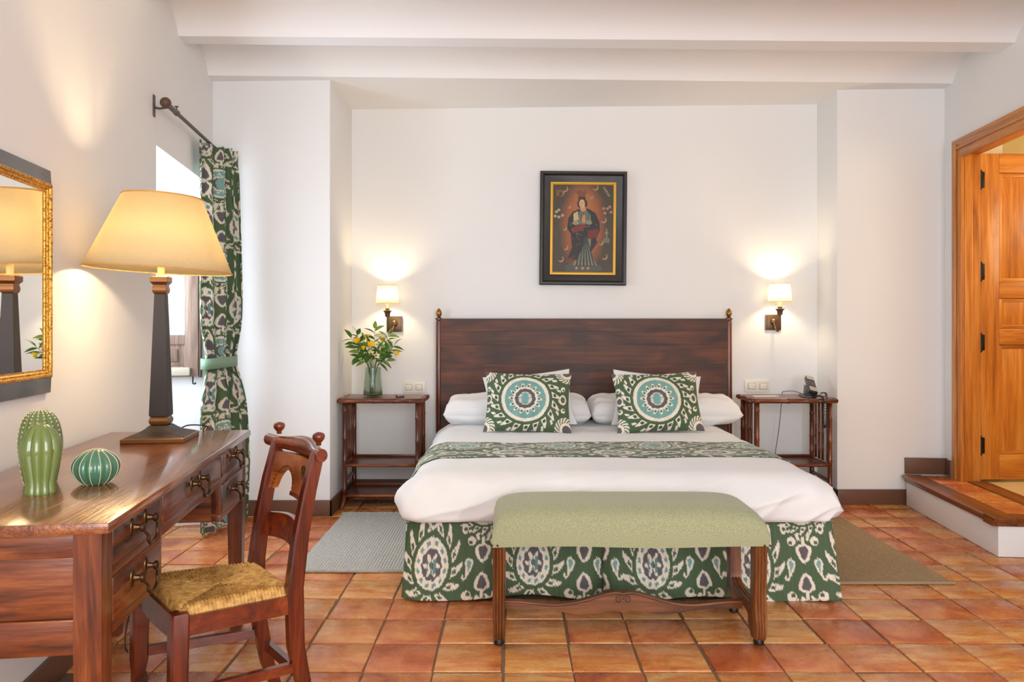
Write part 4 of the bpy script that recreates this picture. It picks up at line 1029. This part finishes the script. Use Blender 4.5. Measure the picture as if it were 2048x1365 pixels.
# ------------------------------------------------------------------ bamboo night tables
def bam(m, p0, p1, r, nodes=2, n=10, seed=0):
    p0, p1 = Vector(p0), Vector(p1); rnd = random.Random(seed+int(p0.x*1000)+int(p0.y*777)+int(p1.z*333)); L_ = (p1-p0).length
    ts = sorted([(k+.5+rnd.uniform(-.2, .2))/nodes for k in range(nodes)]); pts = [p0]; rs = [r]
    for t in ts:
        d = .006/L_
        for dt, f in ((-d*1.4, 1.0), (-d*.5, 1.16), (d*.1, 1.03), (d*.6, 1.16), (d*1.5, 1.0)): pts.append(p0.lerp(p1, t+dt)); rs.append(r*f)
    pts.append(p1); rs.append(r); m.tube(pts, rs, n); return m
def night_table(x, y, label):
    T = thing('night_table', label, 'side table', (x, y, 0), 0, 'bamboo night tables'); w, d, h = .262, .170, .704
    tp = MB().box(-w+.014, w-.014, -d+.014, d-.010, h-.016, h-.004, .002).build('top', M['bamboo_x'], T, AS)
    for a, b, ax in (((-w, -d, h-.017), (w, -d, h-.017), 'x'), ((-w, -d, h-.017), (-w, d-.01, h-.017), 'y'), ((w, -d, h-.017), (w, d-.01, h-.017), 'y')):
        MBx = bam(MB(), a, b, .0155, 4 if ax == 'x' else 3); MBx.build('edge_cane', M['bamboo_'+ax], T, 3)
    lx, ly = w-.030, d-.022
    for sx in (-1, 1):
        for sy in (-1, 1):
            m = bam(MB(), (sx*lx, sy*ly, .070), (sx*lx, sy*ly, h-.030), .0150, 4)
            m.tube(smoothpath([(sx*lx, sy*ly, .085), (sx*(lx+.002), sy*ly+sy*.001, .05), (sx*(lx+.012), sy*(ly+.006), .022), (sx*(lx+.022), sy*(ly+.010), .0)], 4), [.0155]*6+[.0150]*4+[.013]*3, 10)
            m.build('leg', M['bamboo_z'], T, 3)
        for k, yy in enumerate((-.082, -.024, .034, .090)):
            bam(MB(), (sx*lx, yy-.01 if k else -ly+.034, .290), (sx*lx, yy-.01 if k else -ly+.034, h-.030), .0085, 3, 8).build('spindle', M['bamboo_z'], T, 3)
        for z in (.272, .180, .078): MB().box(sx*lx-.008, sx*lx+.008, -ly, ly, z-.010, z+.010, .003).build('side_rail', M['bamboo_y'], T, AS)
    for z in (.276, .082):
        s_ = MB().box(-lx+.01, lx-.01, -ly-.004, ly, z-.006, z+.004, .001).build('shelf', M['desk_x'], T, AS)
        bam(MB(), (-lx, -ly-.006, z), (lx, -ly-.006, z), .0095, 3).build('shelf_cane', M['bamboo_x'], s_, 3)
        MB().box(-lx, lx, ly-.006, ly+.006, z+.004, z+.020, .002).build('shelf_lip', M['bamboo_x'], s_, AS)
    return T
NTY = 5.045
night_table(-.832, NTY, 'bamboo night table holding a green glass vase of flowers')
night_table(1.790, NTY, 'bamboo night table holding a telephone')

# ------------------------------------------------------------------ vase and flowers
TZ = .7002
vx, vy = -.908, 5.03
vs_ = thing('vase', 'ribbed green glass vase on the night table', 'vase', (vx, vy, TZ))
vp = [(.0, .002), (.055, .002), (.060, .008), (.0615, .020), (.058, .08), (.053, .14), (.0495, .192), (.0465, .192), (.050, .14), (.055, .08), (.058, .022), (.054, .012), (.0, .010)]
MB().lathe(vp, 96, rib=lambda th, z: 1+.010*math.cos(th*24)).build('glass_body', M['vase'], vs_, math.radians(70))
bq = thing('flower_bouquet', 'bouquet of yellow flowers and glossy leaves in the vase', 'flowers', (vx, vy, TZ+.012))
def leaf_mesh(mat, L_=.062, W_=.024):
    m = MB(); n = 7
    for i in range(n):
        t = i/(n-1); w = W_*math.sin(PI*t**.8)**.9*.5 if 0 < t < 1 else .0008; x = L_*t; z = -.016*t*t
        m.v += [Vector((x, -w, z+w*.35)), Vector((x, 0, z)), Vector((x, w, z+w*.35))]
    m.f = [(i*3+k, i*3+k+1, i*3+k+4, i*3+k+3) for i in range(n-1) for k in range(2)]
    m.keep = True; return m.mesh('leaf', mat, 3)
LM = [leaf_mesh(M['leaf'], .070, .036), leaf_mesh(M['leaf2'], .066, .034), leaf_mesh(M['leaf'], .078, .028)]
def petal_mesh(mat, L_=.034, W_=.024):
    m = MB(); n = 6
    for i in range(n):
        t = i/(n-1); w = W_*.5*math.sin(PI*(.12+.80*t))**.8; x = .004+.017*t**.7*math.sin(t*1.6); z = L_*t
        m.v += [Vector((x-.15*w, -w, z)), Vector((x+.003, 0, z)), Vector((x-.15*w, w, z))]
    m.f = [(i*3+k, i*3+k+1, i*3+k+4, i*3+k+3) for i in range(n-1) for k in range(2)]; m.keep = True; return m.mesh('petal', mat, 3)
PM = [petal_mesh(M['petal']), petal_mesh(M['petal2'], .026, .018)]
rnd = random.Random(4)
def aim(direction, roll=0):
    q = Vector(direction).to_track_quat('X', 'Z'); return (q.to_matrix() @ Matrix.Rotation(roll, 3, 'X')).to_euler()
def flower(at, direction, pm, n=6, sc=1.0):
    f = bpy.data.objects.new('flower', None); C.objects.link(f); f.parent = bq; f.location = at; f.rotation_euler = Vector(direction).to_track_quat('Z', 'X').to_euler(); f.scale = (sc, sc, sc)
    for k in range(n): inst('petal', pm, f, (0, 0, 0), (0, .10*(k % 2), 2*PI*k/n))
    return f
def BP(px, py, dy): q = P(px, py, vy+dy); return Vector((q.x-vx, dy, q.z-TZ-.012))
sprigs = [((701, 674), -.03, 11), ((712, 664), .04, 8), ((750, 655), .03, 10), ((778, 668), -.03, 10), ((789, 690), -.06, 8), ((765, 690), .08, 8), ((715, 715), -.08, 7), ((775, 722), .06, 6), ((738, 690), -.05, 7), ((757, 700), -.09, 7), ((728, 680), .07, 7)]
for (tip, dy, nl) in sprigs:
    e = BP(tip[0], tip[1], dy); b0 = Vector((rnd.uniform(-.02, .02), rnd.uniform(-.02, .02), .004)); md_ = Vector((max(-.030, min(.030, e.x*.25)), max(-.022, min(.022, e.y*.3)), .178)); path = smoothpath([b0, md_, (md_+e)/2+Vector((e.x*.06, 0, .012)), e], 7)
    MB().tube(path, [.0024-.0012*i/(len(path)-1) for i in range(len(path))], 6).build('stem', M['stem'], bq, 3)
    for k in range(nl):
        t = .50+.5*k/(nl-1); i = min(int(t*(len(path)-1)), len(path)-2); p = path[i]; dr_ = (path[i+1]-path[i]).normalized()
        sd = dr_.cross(Vector((0, 1, 0))).normalized()*(1 if k % 2 else -1); v = (dr_*.6+sd*rnd.uniform(.6, 1.1)+Vector((0, rnd.uniform(-.7, .35), rnd.uniform(-.25, .3)))).normalized()
        if k == nl-1: v = dr_
        s = rnd.uniform(.80, 1.15); inst('leaf', rnd.choice(LM), bq, p, aim(v, rnd.uniform(-.9, .9)), (s, s, s))
for (px, py, dy, sc, d) in ((717, 686, -.07, 1.0, (-.2, -.7, .5)), (743, 692, -.10, 1.05, (.1, -.9, .4)), (764, 683, -.02, .9, (.2, -.4, .8)), (789, 702, -.03, 1.0, (.75, -.3, -.55)), (733, 678, -.04, .9, (0, 0, 1)), (727, 700, -.09, .7, (.0, -.2, .9))):
    e = BP(px, py, dy); MB().tube(smoothpath([(0, 0, .01), (max(-.028, min(.028, e.x*.22)), max(-.022, min(.022, e.y*.3)), .178), e], 6), .0018, 6).build('stem', M['stem'], bq, 3); flower(e, d, PM[0], 6, sc)
for (px, py, dy) in ((768, 676, -.04), (781, 688, -.02), (752, 712, -.08), (760, 700, -.05), (741, 708, -.09), (778, 698, .0), (756, 676, 0)):
    e = BP(px, py, dy); flower(e, (rnd.uniform(-.4, .4), -.8, rnd.uniform(.0, .6)), PM[1], 5, .9)

# ------------------------------------------------------------------ sconces
def sconce(x, arm, label, zc_=1.175):
    T = thing('wall_sconce', label, 'wall lamp', (x, BW, zc_), 0, 'bronze wall sconces beside the bed')
    pl2 = MB().box(-.055, .055, -.012, 0, -.055, .055, .005).build('backplate', M['bronze'], T, AS)
    MB().box(-.043, .043, -.017, -.011, -.043, .043, .004).build('plate_field', M['bronze'], pl2, AS)
    MB().lathe([(.024, 0), (.021, .006), (.010, .010), (0, .012)], 16).xf(Matrix.Translation((0, -.016, .004)) @ Matrix.Rotation(PI/2, 4, 'X')).build('boss', M['bronze'], pl2, 3)
    ax = arm; ay = -.125
    MB().tube(smoothpath([(0, -.022, .002), (ax*.2, -.045, -.040), (ax*.6, -.085, -.062), (ax*.98, -.118, -.040), (ax, ay, .02), (ax, ay, .055)], 7), .0050, 8).build('arm', M['bronze'], T, 3)
    MB().lathe([(.006, .045), (.017, .052), (.019, .072), (.024, .082), (.030, .088), (.030, .091), (.014, .093), (.014, .105), (.011, .106)], 18, (ax, ay, 0)).build('cup', M['bronze'], T, AS)
    MB().tube([(ax, ay, .105), (ax, ay, .145)], .010, 12).build('candle_sleeve', M['candle'], T, AS)
    m = MB().lathe([(.078, .138), (.066, .262)], 40, (ax, ay, 0)); m.f = m.f[:-2]; m.keep = True
    s = m.build('shade', M['shade_w'], T, 3); s.modifiers.new('thick', 'SOLIDIFY').thickness = .0012
    m = MB()
    for r, z in ((.078, .138), (.066, .262)): m.tube([(ax+r*math.cos(t), ay+r*math.sin(t), z) for t in np.linspace(0, 2*PI, 41)], .0014, 6, False)
    m.build('shade_binding', M['shade_trim'], s, 3)
    MB().lathe([(.008, .145), (.013, .165), (.012, .19), (.005, .21), (0, .215)], 12, (ax, ay, 0)).build('bulb', M['bulb'], T, 3)
    point('sconce_light', (x+ax, BW+ay, zc_+.20), 5.8, (1, .78, .48), .025)
sconce(-.815, -.030, 'bronze wall sconce with lit shade above the vase')
sconce(1.812, .006, 'bronze wall sconce with lit shade above the telephone', 1.187)

# ------------------------------------------------------------------ switch plates
def switches(x0, x1, z0, z1, label):
    T = thing('switch_plate', label, 'light switch', ((x0+x1)/2, BW, (z0+z1)/2), 0, 'double switch plates over the night tables'); w, h = (x1-x0)/2, (z1-z0)/2
    MB().box(-w, w, -.010, 0, -h, h, .003).build('plate', M['plastic_w'], T, AS)
    for s in (-1, 1):
        a = MB().box(s*w*.46-w*.30, s*w*.46+w*.30, -.013, -.009, -h*.55, h*.55, .001).build('module', M['plastic_g'], T, AS)
        if s > 0: MB().box(s*w*.46-.001, s*w*.46+.001, -.0135, -.012, -h*.5, h*.5).build('split_line', M['plastic_g'], a)
        MB().box(s*w*.46-w*.27, s*w*.46+w*.27, -.0165, -.012, -h*.48, h*.48, .002).build('rocker', M['plastic_w'], a, AS)
switches(-.757, -.603, .698, .775, 'white double switch plate above the night table with the vase')
switches(1.615, 1.79, .703, .785, 'white double switch plate above the night table with the telephone')

# ------------------------------------------------------------------ telephone, note card, remote
ph = thing('telephone', 'black and silver desk telephone with coiled cord on the night table', 'telephone', (1.945, 5.04, TZ))
Rm = Matrix.Rotation(math.radians(-14), 4, 'Z')
MB().box(-.055, .035, -.09, .09, 0, .010, .003).xf(Rm).build('base', M['plastic_b'], ph, AS)
Rt = Rm @ Matrix.Translation((0, 0, .045)) @ Matrix.Rotation(math.radians(20), 4, 'X') @ Matrix.Rotation(math.radians(18), 4, 'Y')
MB().prism([(-.03, .008), (.03, .008), (.025, .045), (-.025, .075)], (-.05, .06), .003, Rm).build('stand', M['plastic_b'], ph, AS)
hs = MB().box(-.028, .028, -.115, .115, -.004, .024, .007).xf(Rt @ Matrix.Translation((0, 0, .022))).build('handset', M['plastic_b'], ph, AS)
for a, b in ((-.113, -.060), (.060, .113)): MB().box(-.025, .025, a, b, .022, .029, .004).xf(Rt @ Matrix.Translation((0, 0, .022))).build('silver_cap', M['plastic_g'], hs, AS)
pts = []; pth = smoothpath([(.030, -.115, .030), (.035, -.165, .040), (.036, -.195, .015), (.034, -.200, -.06), (.030, -.200, -.15), (.022, -.198, -.178), (.014, -.196, -.15), (.016, -.196, -.05), (.012, -.192, .010), (.0, -.15, .016), (-.01, -.09, .008)], 30)
for i, q in enumerate(pth):
    th = i*1.15; pts.append(q+Vector((.0065*math.cos(th), .0065*math.sin(th), .003*math.sin(th) if abs(q.z) < .02 else 0)))
MB().tube(pts, .0020, 5).build('coiled_cord', M['plastic_b'], ph, 3)
lc = MB().tube(smoothpath([(1.90, 5.03, TZ+.016), (1.865, 5.08, TZ+.030), (1.835, 5.16, TZ+.024), (1.832, 5.222, TZ+.006), (1.832, 5.235, TZ-.06), (1.815, 5.24, .45), (1.79, 5.25, .25), (1.80, 5.30, .02)], 8), .0022, 6).build('line_cord', M['cord'], ph, 3, off=ph.location)
nc = MB().box(-.085, .085, -.03, .03, 0, .003, .001).build('note_card', M['paper']); nc.location = (1.66, 5.05, TZ); nc.rotation_euler = (0, 0, .1); tag(nc, 'white paper card lying on the telephone table', 'card')
rm = thing('remote_control', 'small black remote control lying beside the vase', 'remote', (-.726, 4.985, TZ), .3)
b_ = MB().box(-.022, .022, -.045, .045, 0, .013, .004).build('case', M['plastic_b'], rm, AS)
for k in range(3):
    for s in (-1, 1): MB().box(s*.009-.005, s*.009+.005, -.028+k*.02, -.018+k*.02, .0125, .015, .001).build('button', M['plastic_g'], rm, AS)

# ------------------------------------------------------------------ framed painting
pc = thing('framed_painting', 'old oil painting of a crowned robed figure in a black and gold frame', 'painting', P(1164.5, 571, BW-.004)); pc.rotation_euler = (0, math.radians(.55), 0)
fw, fhh = .598, .785
def mitre_x(prof, w, h, name, mat, par):
    m = MB(); k = len(prof)
    for ins, n_ in prof: m.v += [Vector((-w/2+ins, -n_, ins)), Vector((w/2-ins, -n_, ins)), Vector((w/2-ins, -n_, h-ins)), Vector((-w/2+ins, -n_, h-ins))]
    for i in range(k):
        for c in range(4): a, b = i*4, ((i+1) % k)*4; m.f.append((a+c, a+(c+1) % 4, b+(c+1) % 4, b+c))
    return m.build(name, mat, par, AS)
mitre_x([(0, 0), (0, .040), (.006, .046), (.018, .046), (.026, .040), (.030, .032), (.072, .020), (.076, .018), (.076, 0)], fw, fhh, 'frame', M['black_wood'], pc)
mitre_x([(.073, .004), (.073, .024), (.082, .026), (.090, .020), (.090, .004)], fw, fhh, 'gilt_slip', plain('bright_gilt', srgb(226, 176, 62), .45, .35), pc)
def canvas():
    w, h = fw-.178, fhh-.178; nx, ny = 190, 276; X, Y = np.meshgrid(np.linspace(0, 1, nx), np.linspace(0, 1, ny)); x, y = X.ravel(), Y.ravel()
    yy = 1-y                                                     # measured down from the top edge
    cols = np.tile(np.array(srgb(66, 56, 38)[:3]), (x.size, 1)); s3 = lambda *c: np.array(srgb(*c)[:3])
    wob = .025*np.sin(yy*31)+.02*np.sin(yy*17+x*9)
    glow = np.hypot((x-.5+wob*.3)/.40, (yy-.47)/.56)
    g = np.clip((1.0-glow)/.35, 0, 1)[:, None]; warm = s3(150, 82, 40)*(1-np.clip(1-np.hypot((x-.5)/.3, (yy-.2)/.3), 0, 1))[:, None]+s3(172, 108, 52)*np.clip(1-np.hypot((x-.5)/.3, (yy-.2)/.3), 0, 1)[:, None]
    cols = cols*(1-g)+warm*g
    def poly(pts, c, a=1.0):
        ins = np.zeros(x.size, bool); n = len(pts)
        for i in range(n):
            x1, y1 = pts[i]; x2, y2 = pts[(i+1) % n]
            with np.errstate(divide='ignore', invalid='ignore'): t = ((y1 > yy) != (y2 > yy)) & (x < (x2-x1)*(yy-y1)/(y2-y1+1e-12)+x1)
            ins ^= t
        cols[ins] = cols[ins]*(1-a)+s3(*c)*a; return ins
    def ell(cx, cy, rx, ry, c, a=1.0):
        k = np.hypot((x-cx)/rx, (yy-cy)/ry) < 1; cols[k] = cols[k]*(1-a)+s3(*c)*a; return k
    for cx, cy, r in ((.20, .05, .05), (.14, .10, .05), (.27, .25, .03), (.20, .50, .035), (.22, .72, .04), (.14, .85, .05), (.86, .82, .05), (.80, .66, .04), (.84, .40, .05), (.63, .14, .03), (.70, .03, .05)):
        k = (np.hypot(x-cx, (yy-cy)*1.45) < r) & (np.hypot(x-cx+.012, (yy-cy+.008)*1.45) > r*.86); cols[k] = s3(178, 138, 92)
    poly([(.22, .98), (.20, .93), (.30, .90), (.70, .89), (.80, .93), (.82, .98), (.6, 1.0), (.4, 1.0)], (74, 78, 68))             # cloud base
    poly([(.42, .60), (.62, .62), (.66, .82), (.74, .92), (.34, .92), (.40, .82)], (128, 122, 98))                                  # striped skirt
    for k in range(6): x_ = .40+.05*k; poly([(.50+.015*k-.02, .60), (.50+.015*k, .60), (x_+.05*(k-2)*.2+.03, .93), (x_+.05*(k-2)*.2, .93)], (46, 56, 54))
    poly([(.42, .28), (.58, .27), (.70, .32), (.77, .42), (.78, .52), (.72, .62), (.74, .66), (.62, .78), (.64, .60), (.52, .60), (.50, .72), (.40, .86), (.24, .86), (.32, .72), (.30, .56), (.24, .50), (.26, .38), (.33, .31)], (30, 25, 23))  # mantle
    poly([(.24, .84), (.34, .83), (.36, .87), (.28, .88)], (112, 36, 26)); poly([(.58, .52), (.76, .50), (.74, .60), (.58, .62)], (104, 34, 26)); poly([(.30, .50), (.50, .44), (.56, .46), (.48, .52), (.33, .55)], (120, 40, 30))
    poly([(.40, .31), (.56, .29), (.62, .34), (.64, .45), (.50, .45), (.36, .44), (.34, .38)], (110, 112, 92))                     # bodice
    for k in range(5): poly([(.42+.04*k, .31), (.435+.04*k, .31), (.43+.042*k, .43), (.415+.042*k, .43)], (58, 76, 78))
    poly([(.34, .33), (.41, .30), (.43, .40), (.35, .42)], (196, 172, 124)); ell(.38, .435, .05, .025, (142, 140, 112)); ell(.60, .43, .05, .025, (134, 132, 106))
    poly([(.47, .41), (.51, .34), (.53, .34), (.55, .42), (.51, .44)], (196, 132, 92))                                              # joined hands
    ell(.485, .215, .085, .062, (46, 28, 20)); poly([(.45, .24), (.53, .24), (.55, .29), (.50, .305), (.45, .29)], (196, 142, 100)); ell(.48, .215, .047, .048, (214, 168, 124))
    for ex in (.463, .497): ell(ex, .207, .009, .004, (44, 26, 20))
    ell(.479, .238, .012, .004, (150, 62, 48)); ell(.480, .224, .005, .007, (182, 124, 88))
    poly([(.40, .165), (.55, .165), (.53, .125), (.57, .08), (.52, .055), (.48, .075), (.44, .055), (.38, .08), (.42, .125)], (120, 70, 34)); poly([(.42, .165), (.54, .165), (.53, .135), (.43, .135)], (62, 40, 22))
    rn = np.random.RandomState(3)
    for _ in range(46):
        cx, cy = rn.uniform(.27, .74), rn.uniform(.34, .84); k = np.hypot(x-cx, (yy-cy)*1.45) < .007; dk = cols[k].sum(1) < .06; idx = np.where(k)[0][dk]; cols[idx] = s3(150, 128, 92)
    for cx, cy in ((.06, .31), (.10, .29), (.04, .36), (.16, .35), (.10, .37)): ell(cx, cy, .024, .015, (186, 170, 140)); ell(cx, cy, .008, .006, (150, 90, 60))
    for cx, cy in ((.84, .27), (.90, .27), (.86, .32), (.96, .31), (.94, .25)): ell(cx, cy, .022, .015, (190, 140, 112)); ell(cx, cy, .010, .006, (150, 60, 44))
    poly([(.05, .13), (.18, .13), (.17, .06), (.06, .06)], (120, 82, 40)); poly([(.11, .13), (.14, .13), (.14, .09), (.11, .09)], (40, 40, 34))
    for k in range(5): poly([(.82+.02*k, .03+.022*k), (.86+.02*k, .025+.022*k), (.865+.02*k, .035+.022*k), (.825+.02*k, .04+.022*k)], (168, 158, 132))
    poly([(.84, .66), (.94, .66), (.94, .61), (.84, .61)], (110, 108, 90)); poly([(.88, .61), (.90, .61), (.90, .50), (.88, .50)], (132, 126, 104)); poly([(.855, .54), (.925, .54), (.91, .56), (.87, .56)], (132, 126, 104))
    for cx in (.40, .50, .59): ell(cx, .955, .025, .018, (168, 96, 62)); ell(cx, .95, .012, .008, (206, 160, 120))
    m = MB(); m.v = [Vector((-w/2+a*w, -.012, .089+b*h)) for a, b in zip(x, y)]
    m.f = [(j*nx+i, j*nx+i+1, (j+1)*nx+i+1, (j+1)*nx+i) for j in range(ny-1) for i in range(nx-1)]
    m.build('canvas', M['paint'], pc, None, cols)
canvas()
